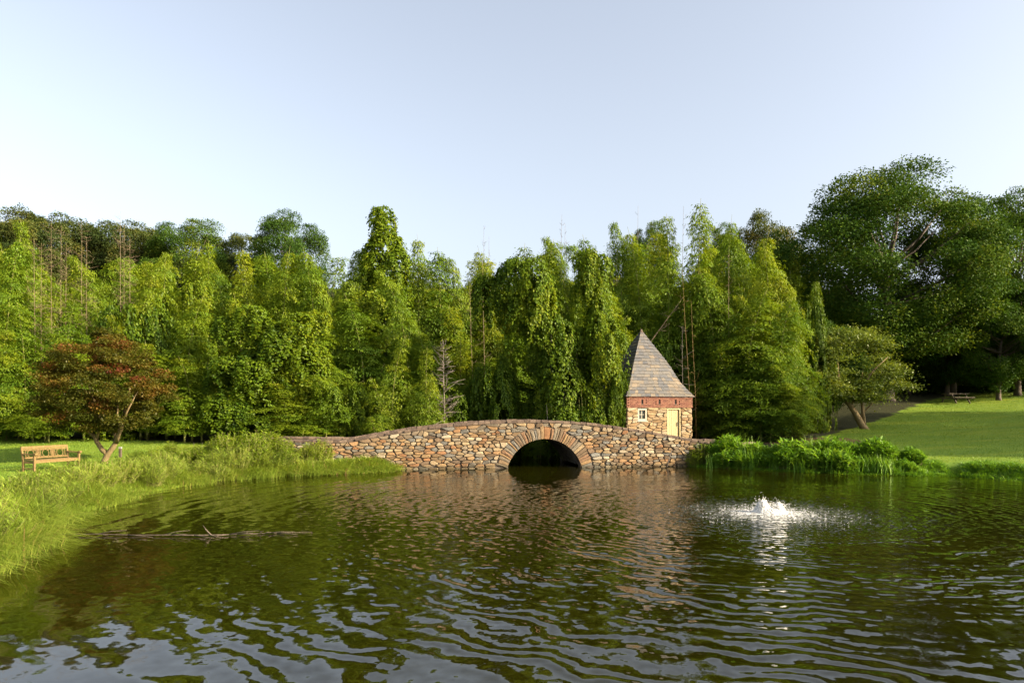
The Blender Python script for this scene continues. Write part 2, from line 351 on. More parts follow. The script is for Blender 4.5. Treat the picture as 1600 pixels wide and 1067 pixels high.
wx = np.arange(-14, 24, .5); wy = np.arange(-1, 50, .5)
WX, WY = np.meshgrid(wx, wy); wd = pond_dist(WX.ravel(), WY.ravel()).reshape(WX.shape)
mb = MB(); mb.v = [(float(a), float(b), 0.0) for a, b in zip(WX.ravel(), WY.ravel())]
wi = np.arange(WX.size).reshape(WX.shape)
for j in range(len(wy) - 1):
    for i in range(len(wx) - 1):
        if min(wd[j, i], wd[j+1, i], wd[j, i+1], wd[j+1, i+1]) < .6:
            mb.f.append((int(wi[j, i]), int(wi[j, i+1]), int(wi[j+1, i+1]), int(wi[j+1, i]))); mb.a.append(.5)
tag(mb.build('pond_water', M['water']), 'dark olive rippled pond water', kind='structure')

# ------------------------------------------------------------------ rubble stone layout
def clip(poly, n, c):
    out = []; m = len(poly)
    for i in range(m):
        p, q = poly[i], poly[(i + 1) % m]; dp = p[0] * n[0] + p[1] * n[1] - c; dq = q[0] * n[0] + q[1] * n[1] - c
        if dp <= 0: out.append(p)
        if (dp < 0 < dq) or (dq < 0 < dp):
            t = dp / (dp - dq); out.append((p[0] + (q[0] - p[0]) * t, p[1] + (q[1] - p[1]) * t))
    return out
def rubble(u0, u1, z0, z1, du, dz, ok, cuts, r):
    """irregular stones filling a wall: Voronoi cells of jittered courses, cut by the half-planes cuts(u,z)"""
    seeds = []; z = z0 + dz * .5; row = 0
    while z < z1:
        u = u0 + r.uniform(0, du)
        k = r.uniform(.75, 1.25)
        while u < u1:
            w = du * r.choice([.45, .7, 1, 1.35, 1.8], p=[.2, .25, .25, .2, .1]) * k
            s = (u + w / 2, z + r.normal(0, dz * .26)); u += w
            if ok(*s): seeds.append(s)
        z += dz * r.uniform(.82, 1.15); row += 1
    A = dz / du * 1.05
    P = np.array(seeds); cells = []
    for i, (su, sz) in enumerate(seeds):
        poly = [(su - du * 1.6, sz - dz * 1.6), (su + du * 1.6, sz - dz * 1.6), (su + du * 1.6, sz + dz * 1.6), (su - du * 1.6, sz + dz * 1.6)]
        d2 = ((P[:, 0] - su) * A) ** 2 + (P[:, 1] - sz) ** 2
        for j in np.argsort(d2)[1:22]:
            qu, qz = P[j]; n = ((qu - su) * A * A, qz - sz); mu_, mz = (su + qu) / 2, (sz + qz) / 2
            poly = clip(poly, n, n[0] * mu_ + n[1] * mz)
        for n, c in cuts(su, sz): poly = clip(poly, n, c)
        if len(poly) >= 3: cells.append(poly)
    return cells
def area(p): return abs(sum(p[i][0] * p[(i+1) % len(p)][1] - p[(i+1) % len(p)][0] * p[i][1] for i in range(len(p)))) / 2
def stone_shape(poly, r, joint=.016, proud=(.025, .07)):
    """(points, faces) of one stone about its centre: x along the wall, -y out of it, z up; None if too small"""
    a = area(poly)
    if a < .006: return None
    cu = sum(p[0] for p in poly) / len(poly); cz = sum(p[1] for p in poly) / len(poly)
    pts = []
    m = len(poly)
    for i in range(m):
        p0, p, q = poly[i-1], poly[i], poly[(i+1) % m]
        l0 = math.hypot(p[0]-p0[0], p[1]-p0[1]); l1 = math.hypot(q[0]-p[0], q[1]-p[1])
        if min(l0, l1) < .035: 
            if l0 >= l1: pts.append(p)
            continue
        t = min(.28, .05 / l0 if l0 else 0) ; t2 = min(.28, .05 / l1)
        pts.append((p[0] + (p0[0]-p[0]) * t, p[1] + (p0[1]-p[1]) * t)); pts.append((p[0] + (q[0]-p[0]) * t2, p[1] + (q[1]-p[1]) * t2))
    if len(pts) < 3: return None
    if len(pts) > 11: pts = [pts[int(k * len(pts) / 11)] for k in range(11)]
    rad = math.sqrt(a / math.pi); sc = max(.5, 1 - joint / rad)
    h = r.uniform(*proud); tu, tz = r.normal(0, .08), r.normal(0, .12)
    n = len(pts); L = [((p[0]-cu) * sc, (p[1]-cz) * sc) for p in pts]
    jit = [1 + r.normal(0, .02) for _ in L]
    k = r.uniform(.76, .90)
    V = [(x, .015, z) for x, z in L] + [(x * j, -h * .55, z * j) for (x, z), j in zip(L, jit)]
    V += [(x * k, -h - tu * x - tz * z, z * k) for x, z in L]
    Fc = [(i, (i+1) % n, n + (i+1) % n, n + i) for i in range(n)] + [(n + i, n + (i+1) % n, 2*n + (i+1) % n, 2*n + i) for i in range(n)]
    Fc.append(tuple(range(2*n, 3*n)))
    return (cu, cz), V, Fc, a
def oriented(V, Fc):
    # faces wound so that the cap looks along -y
    f = Fc[-1]; p, q, s = (Vector(V[f[i]]) for i in (0, 1, 2)); n = (q - p).cross(s - q)
    return Fc if n.y < 0 else [tuple(reversed(x)) for x in Fc]
def lay_stones(cells, r, mat, parent, keep, place, tint, joint=.016, proud=(.025, .07), name='stone'):
    """the keep largest as stone parts, the rest joined; place(u, z, off) -> local position"""
    st = [s for s in (stone_shape(c, r, joint, proud) for c in cells) if s]
    st.sort(key=lambda s: -s[3]); rest = MB()
    for i, (c, V, Fc, a) in enumerate(st):
        Fc = oriented(V, Fc)
        if i < keep:
            m = MB(); m.poly(V, Fc, tint(c, r)); o = m.build(name, mat, parent); place(o, c)
        else:
            rest.poly([(x + c[0], y, z + c[1]) for x, y, z in V], Fc, tint(c, r))
    if rest.v:
        o = rest.build('small_stones', mat, parent); place(o, (0, 0)); o['kind'] = 'stuff'

# ------------------------------------------------------------------ stone bridge
BETA = math.radians(8); OX, OY = 1.49, 32.1; cb, sb = math.cos(BETA), math.sin(BETA)
BW = 4.4
def br_u(px):
    k = (px - 800) / F; return (OY * k - OX) / (cb - k * sb)
def br_z(px, py):
    return H - (py - HZ) * (OY + br_u(px) * sb) / F
prof = [(380, 687), (430, 687), (480, 687.5), (530, 688), (545, 687), (570, 682), (600, 676.5), (650, 669), (700, 663), (750, 659), (800, 657), (850, 656.3), (900, 658.5),
        (950, 664), (1000, 671.5), (1050, 680), (1080, 685.5), (1100, 689.5), (1150, 691), (1175, 691)]
PU = np.array([br_u(p[0]) for p in prof]); PZ = np.array([br_z(*p) for p in prof])
def top_z(u):
    return float(np.mean(np.interp(np.linspace(u - .35, u + .35, 7), PU, PZ)))
AR, AC, VL = 1.80, -.47, .54       # arch radius, centre height, voussoir length
bridge = empty('stone_bridge', (OX, OY, 0), BETA)
tag(bridge, 'humped rubble stone bridge with single low arch over the pond', 'bridge')
CAPH = .13
U0, U1 = float(PU[0]), float(PU[-1])
def wall_core(v0, v1, name, m):
    us = sorted(set([round(x, 3) for x in np.linspace(U0, U1, 110)] + [round(AR * math.sin(t), 3) for t in np.linspace(-1.25, 1.25, 31)]))
    mbx = MB(); n = len(us); V = []
    for u in us:
        zb = AC + math.sqrt(AR * AR - u * u) if abs(u) < AR * .945 else -.8
        zt = top_z(u) - CAPH + .02
        V += [(u, v0, zb), (u, v0, zt), (u, v1, zb), (u, v1, zt)]
    Fc = []
    for i in range(n - 1):
        a, b = 4 * i, 4 * i + 4
        Fc += [(a, b, b+1, a+1), (a+2, a+3, b+3, b+2), (a+1, b+1, b+3, a+3), (a, a+2, b+2, b)]
    Fc += [(0, 1, 3, 2), (4*n-4, 4*n-2, 4*n-1, 4*n-3)]
    mbx.poly(V, Fc, .5); return mbx.build(name, M[m], bridge)
wall_core(0, .42, 'front_wall', 'mortar'); wall_core(BW - .42, BW, 'rear_wall', 'mortar')
mb = MB(); th = np.linspace(-1.25, 1.25, 33)
for i in range(len(th) - 1):          # barrel of the arch in courses of long stones, each a little uneven
    for j in range(8):
        o_ = rng.normal(0, .012); v0 = .425 + (BW - .85) * j / 8; v1 = .425 + (BW - .85) * (j + 1) / 8; p = []
        for v in (v0, v1):
            for t in (th[i], th[i+1]):
                p.append(((AR + o_) * math.sin(t), v, AC + (AR + o_) * math.cos(t)))
        mb.poly(p, [(0, 1, 3, 2)], rng.uniform(0, 1))
mb.build('barrel_vault', M['barrel'], bridge)
mb = MB(); us = np.linspace(U0, U1, 80); V = []
for u in us: V += [(u, .422, top_z(u) - .62), (u, BW - .422, top_z(u) - .62)]
mb.poly(V, [(2*i, 2*i+2, 2*i+3, 2*i+1) for i in range(len(us) - 1)], .5); mb.build('deck', M['mortar'], bridge)
r1 = np.random.default_rng(11)
t = -1.30; k = 0
while t < 1.30:                        # voussoirs: thin radial stones of uneven length
    w = r1.uniform(.045, .088) if abs(t + .03) > .05 else .15
    t2 = min(t + w, 1.33); L = VL * r1.uniform(.80, 1.12); pr = r1.uniform(.045, .085); g = .006
    ta, tb = t + g, t2 - g; V = []
    for rr_, y in ((AR - .01, .01), (AR + L, .01), (AR - .01, -pr), (AR + L, -pr * r1.uniform(.7, 1))):
        for tt in (ta, tb): V.append((rr_ * math.sin(tt), y, AC + rr_ * math.cos(tt)))
    V += [((V[4][0]+V[7][0])/2, -pr * 1.18, (V[4][2]+V[7][2])/2)]
    Fc = [(4, 5, 8), (5, 7, 8), (7, 6, 8), (6, 4, 8), (0, 1, 5, 4), (1, 3, 7, 5), (3, 2, 6, 7), (2, 0, 4, 6)]
    m = MB(); m.poly(V, Fc, .41 if abs(t + .03) < .05 else r1.choice([.06, .14, .3, .45, .52, .70, .76, .2, .62, .5]))
    m.build('voussoir', M['stone'], bridge); t = t2; k += 1
def br_ok(u, z):
    return z < top_z(u) - CAPH - .03 and math.hypot(u, z - AC) > AR + VL + .06
def br_cuts(u, z):
    c = []; s = (top_z(u + .1) - top_z(u - .1)) / .2; n = (-s, 1.0)
    c.append((n, n[0] * u + n[1] * (top_z(u) - CAPH + .01)))
    d = math.hypot(u, z - AC)
    if d < AR + VL + 1.2: n = (-u / d, -(z - AC) / d); c.append((n, -(AR + VL * .97) + n[1] * AC))
    c.append(((0, -1), .15)); return c
cells = rubble(U0, U1, -.2, 2.3, .34, .138, br_ok, br_cuts, r1)
def br_place(o, c): o.location = (c[0], -.002, c[1])
def br_tint(c, r):
    x = r.choice([.05, .14, .26, .34, .42, .52, .62, .72, .80, .86, .93, .99], p=[.07, .12, .12, .07, .05, .12, .14, .09, .07, .04, .06, .05])
    if c[1] < .45 and r.random() < .3: x = r.choice([.28, .42, .24, .36])
    return float(np.clip(x + r.normal(0, .02), 0, 1))
lay_stones(cells, r1, M['stone'], bridge, 300, br_place, br_tint, .012, (.03, .10))
for v0, v1 in ((-.05, .47), (BW - .47, BW + .05)):
    u = U0 + .02
    while u < U1 - .1:
        w = r1.uniform(.2, .36); z0a, z0b = top_z(u) - CAPH + .022, top_z(u + w) - CAPH + .022; hh = r1.uniform(.095, .125); j0, j1 = r1.normal(0, .018, 2)
        m = MB(); g = .006; b_ = .015
        m.poly([(u+g, v0+j0, z0a), (u+w-g, v0+j0, z0b), (u+w-g, v1+j1, z0b), (u+g, v1+j1, z0a),
                (u+g, v0+j0, z0a+hh-b_), (u+w-g, v0+j0, z0b+hh-b_), (u+w-g, v1+j1, z0b+hh-b_), (u+g, v1+j1, z0a+hh-b_),
                (u+g+b_, v0+j0+.03, z0a+hh), (u+w-g-b_, v0+j0+.03, z0b+hh), (u+w-g-b_, v1+j1-.03, z0b+hh), (u+g+b_, v1+j1-.03, z0a+hh)],
               [(3,2,1,0),(0,1,5,4),(1,2,6,5),(2,3,7,6),(3,0,4,7),(4,5,9,8),(5,6,10,9),(6,7,11,10),(7,4,8,11),(8,9,10,11)], r1.uniform(0, 1))
        m.build('cap_stone', M['cap'], bridge); u += w

# ------------------------------------------------------------------ spring house
TH = math.radians(19.4); SL = 4.02; AX, AY = 6.22, 38.0
EZ, AZ_, BZ0, BZ1 = 3.40, 7.26, 2.79, 3.37
SG = gz(7.5, 40.5)
shed = empty('stone_spring_house', (AX, AY, 0), TH)
tag(shed, 'little square stone house with steep slate pyramid roof and cream door', 'stone house')
mb = MB()                                          # core walls, front wall with openings left for window and door
WU0, WU1, WZ0, WZ1 = .62, 1.18, 2.08, 2.74; DU0, DU1, DZ1 = 2.46, 3.32, 2.76
zb = SG - .5
def fr(u0, u1, z0, z1): mb.box(u0, u1, 0, .3, z0, z1)
fr(0, WU0, zb, BZ1); fr(WU0, WU1, zb, WZ0); fr(WU0, WU1, WZ1, BZ1); fr(WU1, DU0, zb, BZ1); fr(DU0, DU1, DZ1, BZ1); fr(DU1, SL, zb, BZ1)
mb.box(0, .3, .3, SL - .3, zb, BZ1); mb.box(SL - .3, SL, .3, SL - .3, zb, BZ1); mb.box(0, SL, SL - .3, SL, zb, BZ1)
mb.box(.3, SL - .3, .3, SL - .3, zb, zb + .1)
mb.build('wall', M['mortar'], shed)
r2 = np.random.default_rng(23)
def sh_cells(holes, du=.40, dz=.15):
    def ok(u, z): return not any(a - .05 < u < b + .05 and c - .05 < z < d + .05 for a, b, c, d in holes)
    def cuts(u, z):
        c = [((0, 1), BZ0 - .005), ((-1, 0), .035), ((1, 0), SL + .035)]
        for a, b, p, q in holes:
            if u < a and p - .1 < z < q + .1: c.append(((1, 0), a))
            elif u > b and p - .1 < z < q + .1: c.append(((-1, 0), -b))
            elif z > q and a - .2 < u < b + .2: c.append(((0, -1), -q))
            elif z < p and a - .2 < u < b + .2: c.append(((0, 1), p))
        return c
    return rubble(.0, SL, SG - .2, BZ0, du, dz, ok, cuts, r2)
st_t = lambda c, r: float(r.uniform(0, 1))
lay_stones(sh_cells([(WU0, WU1, WZ0, WZ1), (DU0, DU1, 0, DZ1 + .02)]), r2, M['shed_stone'], shed, 170, lambda o, c: setattr(o, 'location', (c[0], -.002, c[1])), st_t, .014, (.025, .075))
def side_place(ang, ox, oy):
    def f(o, c):
        o.rotation_euler = (0, 0, ang); ca, sa = math.cos(ang), math.sin(ang); o.location = (ox + ca * c[0] , oy + sa * c[0], c[1])
    return f
lay_stones(sh_cells([]), r2, M['shed_stone'], shed, 110, side_place(-math.pi / 2, -.002, SL), st_t, .014, (.025, .075))
lay_stones(sh_cells([]), r2, M['shed_stone'], shed, 0, side_place(math.pi / 2, SL + .002, 0), st_t, .014, (.025, .075))
# brick band with three vents in front
VENTS = [(.90, 3.10), (1.97, 3.10), (2.99, 3.10)]
mb = MB(); crs = 8; hb = (BZ1 - BZ0) / crs
for side in range(4):
    ang = side * math.pi / 2; ox, oy = [(0, 0), (SL, 0), (SL, SL), (0, SL)][side]; ca, sa = math.cos(ang), math.sin(ang)
    for cidx in range(crs):
        u = -.05 + (.1 if cidx % 2 else 0); z0 = BZ0 + cidx * hb + .006; z1 = BZ0 + (cidx + 1) * hb - .004
        pr = .055 + (.03 if cidx == crs - 1 else 0) + (.02 if cidx == 0 else 0)
        while u < SL + .03:
            w = min(.22, SL + .05 - u)
            if w > .04 and not (side == 0 and any(abs(u + w / 2 - a) < .055 + w / 2 and abs((z0 + z1) / 2 - b) < .15 for a, b in VENTS)):
                p_ = pr + r2.normal(0, .004); loc = MB(); loc.box(u + .005, u + w - .005, -p_, .0, z0, z1)
                mb.poly([(ox + ca * x - sa * y, oy + sa * x + ca * y, z) for x, y, z in loc.v], loc.f, r2.uniform(0, 1))
            u += .22
o = mb.build('brick_band', M['brick'], shed); o['kind'] = 'stuff'
for a, b in VENTS:
    m = MB(); m.box(a - .06, a + .06, -.012, -.003, b - .14, b + .14); v = m.build('vent', M['dark'], shed)
    m = MB()
    m.box(a - .20, a - .062, -.054, -.004, b - .15, b + .15); m.box(a + .062, a + .20, -.054, -.004, b - .15, b + .15); m.build('vent_surround', M['brick'], v)
    m = MB(); m.box(a - .06, a + .06, -.056, -.013, b - .15, b - .105); m.build('vent_sill', M['cap'], v)
# window
wn = MB(); wn.box(WU0, WU1, .13, .16, WZ0, WZ1); win = wn.build('window', M['dark'], shed)
m = MB()
for a, b, c, d in ((WU0, WU0 + .085, WZ0, WZ1), (WU1 - .085, WU1, WZ0, WZ1), (WU0 + .085, WU1 - .085, WZ1 - .09, WZ1), (WU0 + .085, WU1 - .085, WZ0, WZ0 + .10)): m.box(a, b, -.03, .125, c, d)
m.build('window_frame', M['frame'], win)
um, zm = (WU0 + WU1) / 2, (WZ0 + WZ1) / 2
m = MB(); m.box(um - .016, um + .016, .03, .10, WZ0 + .10, WZ1 - .09); m.box(WU0 + .085, um - .016, .032, .098, zm - .014, zm + .014); m.box(um + .016, WU1 - .085, .032, .098, zm - .014, zm + .014)
m.build('glazing_bar', M['frame'], win)
for a, b in ((WU0 + .085, um - .016), (um + .016, WU1 - .085)):
    for c, d in ((WZ0 + .10, zm - .014), (zm + .014, WZ1 - .09)):
        m = MB(); m.box(a, b, .06, .066, c, d); m.build('pane', M['glass'], win)
m = MB(); m.box(WU0 - .04, WU1 + .04, -.075, -.032, WZ0 - .06, WZ0 + .005); m.build('window_sill', M['frame'], win)
# door
dr = MB(); dr.box(DU0 + .002, DU1 - .002, .10, .13, SG, DZ1 - .002); door = dr.build('door', M['cream'], shed)
npl = 6; wpl = (DU1 - DU0 - .14) / npl
for i in range(npl):
    m = MB(); m.box(DU0 + .07 + i * wpl + .006, DU0 + .07 + (i + 1) * wpl - .006, .045 + r2.uniform(0, .006), .098, SG + .02, DZ1 - .08); m.build('plank', M['cream'], door)
m = MB(); m.box(DU0 + .002, DU0 + .068, -.02, .098, SG, DZ1 - .002); m.box(DU1 - .068, DU1 - .002, -.02, .098, SG, DZ1 - .002); m.box(DU0 + .068, DU1 - .068, -.018, .098, DZ1 - .075, DZ1 - .002); m.build('door_frame', M['cream'], door)
m = MB(); hu = DU1 - .17; m.bar((hu, .0, 1.78), (hu, .0, 1.98), .03, .03); m.bar((hu, .0, 1.79), (hu, .05, 1.79), .025, .025); m.bar((hu, .0, 1.97), (hu, .05, 1.97), .025, .025); m.build('door_handle', M['iron'], door)
# roof: pyramid with slightly bell-cast eaves, slate by slate on the two sides in view
ROV = .13; R0 = SL / 2 + ROV; cx = cy = SL / 2
def roof_r(t): return R0 * (1 - t) - .10 * math.sin(math.pi * min(t / .45, 1)) * (1 if t < .45 else 0)
def roof_pt(t, s, side, lift=0.0):
    """t height 0..1, s across the side -1..1"""
    rr_ = roof_r(t) + lift; x, y = s * max(rr_, .001), -rr_; ang = side * math.pi / 2; ca, sa = math.cos(ang), math.sin(ang)
    return (cx + ca * x - sa * y, cy + sa * x + ca * y, EZ - .02 + (AZ_ - EZ) * t + lift * .4)
roof = MB(); ts = np.linspace(0, 1, 15)
for side in range(4):
    for i in range(14):
        roof.poly([roof_pt(ts[i], -1, side, -.02), roof_pt(ts[i], 1, side, -.02), roof_pt(ts[i+1], 1, side, -.02), roof_pt(ts[i+1], -1, side, -.02)], [(0, 1, 2, 3)], .2)
    roof.poly([roof_pt(0, -1, side, -.02), roof_pt(0, 1, side, -.02), (cx, cy, EZ + .02)], [(2, 1, 0)], .2)
roof = roof.build('roof', M['slate'], shed)
hid = MB(); nrow = 21
for side in (0, 3, 1, 2):
    for row in range(nrow):
        t0 = row / nrow; t1 = min((row + 1.35) / nrow, .999); t0 = max(t0 - .004, 0)
        wid = 2 * roof_r(t0); sw = .30; nsl = max(1, int(round(wid / sw))); off = .5 * (row % 2)
        eds = [-1.0] + sorted(np.clip(-1 + 2 * (np.arange(nsl) + off + (.0 if off else 1)) / nsl + r2.normal(0, .03, nsl), -1, 1)) + [1.0]
        for a, b in zip(eds[:-1], eds[1:]):
            if (b - a) * roof_r(t0) < .05: continue
            g = .004 / max(roof_r(t0), .05); l0 = .030 + r2.uniform(0, .012); tj = t0 + r2.normal(0, .0025); tj = max(tj, 0)
            aa, bb = a + g, b - g
            V = [roof_pt(tj, aa, side, l0), roof_pt(tj, bb, side, l0), roof_pt(t1, bb, side, .002), roof_pt(t1, aa, side, .002),
                 roof_pt(tj, aa, side, l0 - .02), roof_pt(tj, bb, side, l0 - .02), roof_pt(t1, bb, side, -.015), roof_pt(t1, aa, side, -.015)]
            tint = np.clip(r2.choice([.1, .25, .4, .5, .62, .75], p=[.10, .24, .30, .20, .12, .04]) + (.16 if row < 5 and r2.random() < .6 else 0) + r2.normal(0, .10) + .05, 0, 1)
            m = hid if side in (1, 2) else MB()
            m.poly(V, [(0, 1, 2, 3), (4, 7, 6, 5), (0, 4, 5, 1), (1, 5, 6, 2), (2, 6, 7, 3), (3, 7, 4, 0)], float(tint))
            if m is not hid: m.build('slate', M['slate'], roof)
o = hid.build('rear_slates', M['slate'], roof); o['kind'] = 'stuff'
m = MB(); m.tube([(cx, cy, AZ_ - .16), (cx, cy, AZ_ - .04), (cx, cy, AZ_ + .06)], [.13, .08, .02], 6, .5); m.build('roof_peak_cap', M['cap'], roof)

# ------------------------------------------------------------------ plants: builders (each returns meshes that copies share)
def culm_mesh(name, path, r0, mat, n=5):
    m = MB(); k = len(path); m.tube(path, [r0 * (1 - .85 * i / (k - 1)) for i in range(k)], n); return m.mesh(name, mat, True)
def bamboo_proto(seed, Hh=11.0, wid=1.35, start=.18, lean=.7, dens=1.75, leafsz=.155):
    """one leafy culm with tiers of drooping feathery sprays, and two slimmer ones beside it"""
    r = np.random.default_rng(seed); a0 = r.uniform(0, 6.28); LP, LD, LS, LT, LN = [], [], [], [], []; cm = MB()
    for c in range(3):
        a = a0 + c * 2.1 + r.normal(0, .3); b0 = np.array([math.cos(a), math.sin(a), 0]) * (0 if c == 0 else r.uniform(.35, .7)); hc = Hh * (1 if c == 0 else r.uniform(.5, .85)); la_ = lean * r.uniform(.6, 1.4); wc = wid * (1 if c == 0 else .62)
        tt = np.linspace(0, 1, 14)
        path = np.stack([b0[0] + math.cos(a) * la_ * tt ** 3, b0[1] + math.sin(a) * la_ * tt ** 3, hc * (tt - .06 * la_ * tt ** 6)], 1)
        cm.tube(path, [.045 * (1 - .88 * x) for x in tt], 5); z = start * hc
        while z < hc * .985:
            f = z / hc; c0 = np.array([np.interp(f, tt, path[:, k]) for k in range(3)]); g = (f - start) / (1 - start)
            prof_ = wc * (.12 + 1.0 * (1 - g) ** .95 * min(1, .55 + 2.2 * g)) * (1 + .28 * math.sin(z * 1.9 + seed) + .16 * math.sin(z * 4.3 + 2 * seed)); nb = 6; ph = r.uniform(0, 6.28); nodetint = r.normal(0, .07)
            for bi in range(nb):
                L = prof_ * r.uniform(.55, 1.35); az = ph + bi * 6.28 / nb + r.normal(0, .25); od = np.array([math.cos(az), math.sin(az), 0]); sd = np.array([-od[1], od[0], 0]); rise = r.uniform(.35, .65); droop = r.uniform(.85, 1.35)
                nl = max(8, int(88 * dens * L * L ** .15 * (1 - .3 * g))); s = r.uniform(.10, 1, nl) ** .62
                P = c0 + od * (L * s)[:, None] + np.array([0, 0, 1]) * (L * (rise * s - droop * s ** 2.4))[:, None]
                P = P + sd * (r.normal(0, 1, nl) * (.05 + .24 * L * np.sin(np.pi * np.clip(s, 0, .93))))[:, None] + r.normal(0, .035, (nl, 3)); P[:, 2] -= np.abs(r.normal(0, .07, nl))
                D = od * .65 + np.array([0, 0, -1]) * (.3 + .9 * s)[:, None] + r.normal(0, .36, (nl, 3))
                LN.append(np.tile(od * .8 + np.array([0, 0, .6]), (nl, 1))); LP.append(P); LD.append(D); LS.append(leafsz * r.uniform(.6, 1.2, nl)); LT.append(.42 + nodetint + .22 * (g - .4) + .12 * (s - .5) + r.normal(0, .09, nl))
            z += r.uniform(.42, .62) * (1 - .45 * g)
    P, D, Sz, T = map(np.concatenate, (LP, LD, LS, LT)); keep = P[:, 2] > .05
    V = leaves(P, D, Sz, .24, r, .9, np.concatenate(LN))
    return cm.mesh('culm', M['culm'], True), quads_mesh('bamboo_foliage', V[keep], T[keep], M['bamboo']), Hh, wid * 2.1

def drape(seed, Hh, w, n=26, top=.55, lean=0.0):
    """many small lobes heaped into a ragged column: broad and full above, torn into strands below"""
    r = np.random.default_rng(seed); B = []
    ph = r.uniform(0, 6.28)
    for k in range(n):
        f = r.uniform(.06, .93) ** .85; rad = r.uniform(.18, .48) * w * (1.0 - .35 * f); off = w * (.72 - .45 * abs(f - top)) * r.uniform(.15, 1.15)
        a = r.uniform(0, 6.28); B.append((off * math.cos(a) + lean * f + .18 * w * math.sin(5 * f + ph), off * math.sin(a) * .8, Hh * f, rad, rad * .9, rad * r.uniform(1.0, 1.9)))
    B.append((lean * .95, 0, Hh * .93, w * .33, w * .33, Hh * .07)); return B
def vine_proto(seed, lobes, n, tend=26, leafsz=.11, mat='vine', Hh=8.0):
    """vine blanket: strands that run down over heaped lobes (x,y,z,rx,ry,rz) and then hang free"""
    r = np.random.default_rng(seed); LP, LD, LS, LT, LN = [], [], [], [], []
    ar = np.array([b[3] * b[5] + b[4] * b[5] for b in lobes]); ar /= ar.sum(); ctr = np.array([np.mean([b[k] for b in lobes]) for k in range(2)])
    for b, w in zip(lobes, ar):
        c = np.array(b[:3]); R = np.array(b[3:]); lt = r.normal(0, .08)
        for _ in range(max(4, int(n * w / 42))):
            ph = r.uniform(0, 6.28); t0 = r.uniform(.05, 1.2); hang = r.exponential(.42) * min(1.2, b[5] * 1.5); arc = (1.65 - t0) * b[5]; k = int(np.clip((arc + hang) * 34, 10, 90)); u = np.sort(r.uniform(0, arc + hang, k)); th = np.minimum(t0 + u / b[5], 1.65); ph_ = ph + .25 * np.sin(u * 2.2 + ph * 5)
            d = np.stack([np.sin(th) * np.cos(ph_), np.sin(th) * np.sin(ph_), np.cos(th)], 1); P = c + d * R * r.uniform(.90, 1.08); P[:, 2] -= np.maximum(u - arc, 0)
            P = P + r.normal(0, .055, P.shape)
            ins = np.zeros(k, bool)
            for q in lobes:
                if q is not b: ins |= (((P - np.array(q[:3])) / np.array(q[3:])) ** 2).sum(1) < .60
            ins |= vnoise(P, 2.0, seed + 5) > .72
            P, d, u = P[~ins], d[~ins], u[~ins]
            if len(P) == 0: continue
            out = d * .9 + np.array([0, 0, .2]); LN.append(out); LP.append(P); LD.append(d * .35 + np.array([0, 0, -1.0]) + r.normal(0, .38, P.shape)); LS.append(leafsz * r.uniform(.6, 1.3, len(P))); LT.append(.44 + lt + r.normal(0, .09) + r.normal(0, .12, len(P)))
    P, D, Sz, T = map(np.concatenate, (LP, LD, LS, LT)); k = P[:, 2] > .04
    m = MB()
    for i in range(2):
        b = lobes[(i * 5 + len(lobes) // 2) % len(lobes)]; bx, by = r.normal(0, .25, 2)
        m.tube([(b[0] * .9 + bx * .4, b[1] + by * .4, -.1), (b[0] * .95, b[1] + by * .3, b[2] * .4), (b[0], b[1], b[2])], [.05, .04, .02], 5)
    return m.mesh('trunk', M['dark_bark'], True), quads_mesh('vine_foliage', leaves(P[k], D[k], Sz[k], .70, r, .9, np.concatenate(LN)[k]), T[k], M[mat]), Hh, 4.0

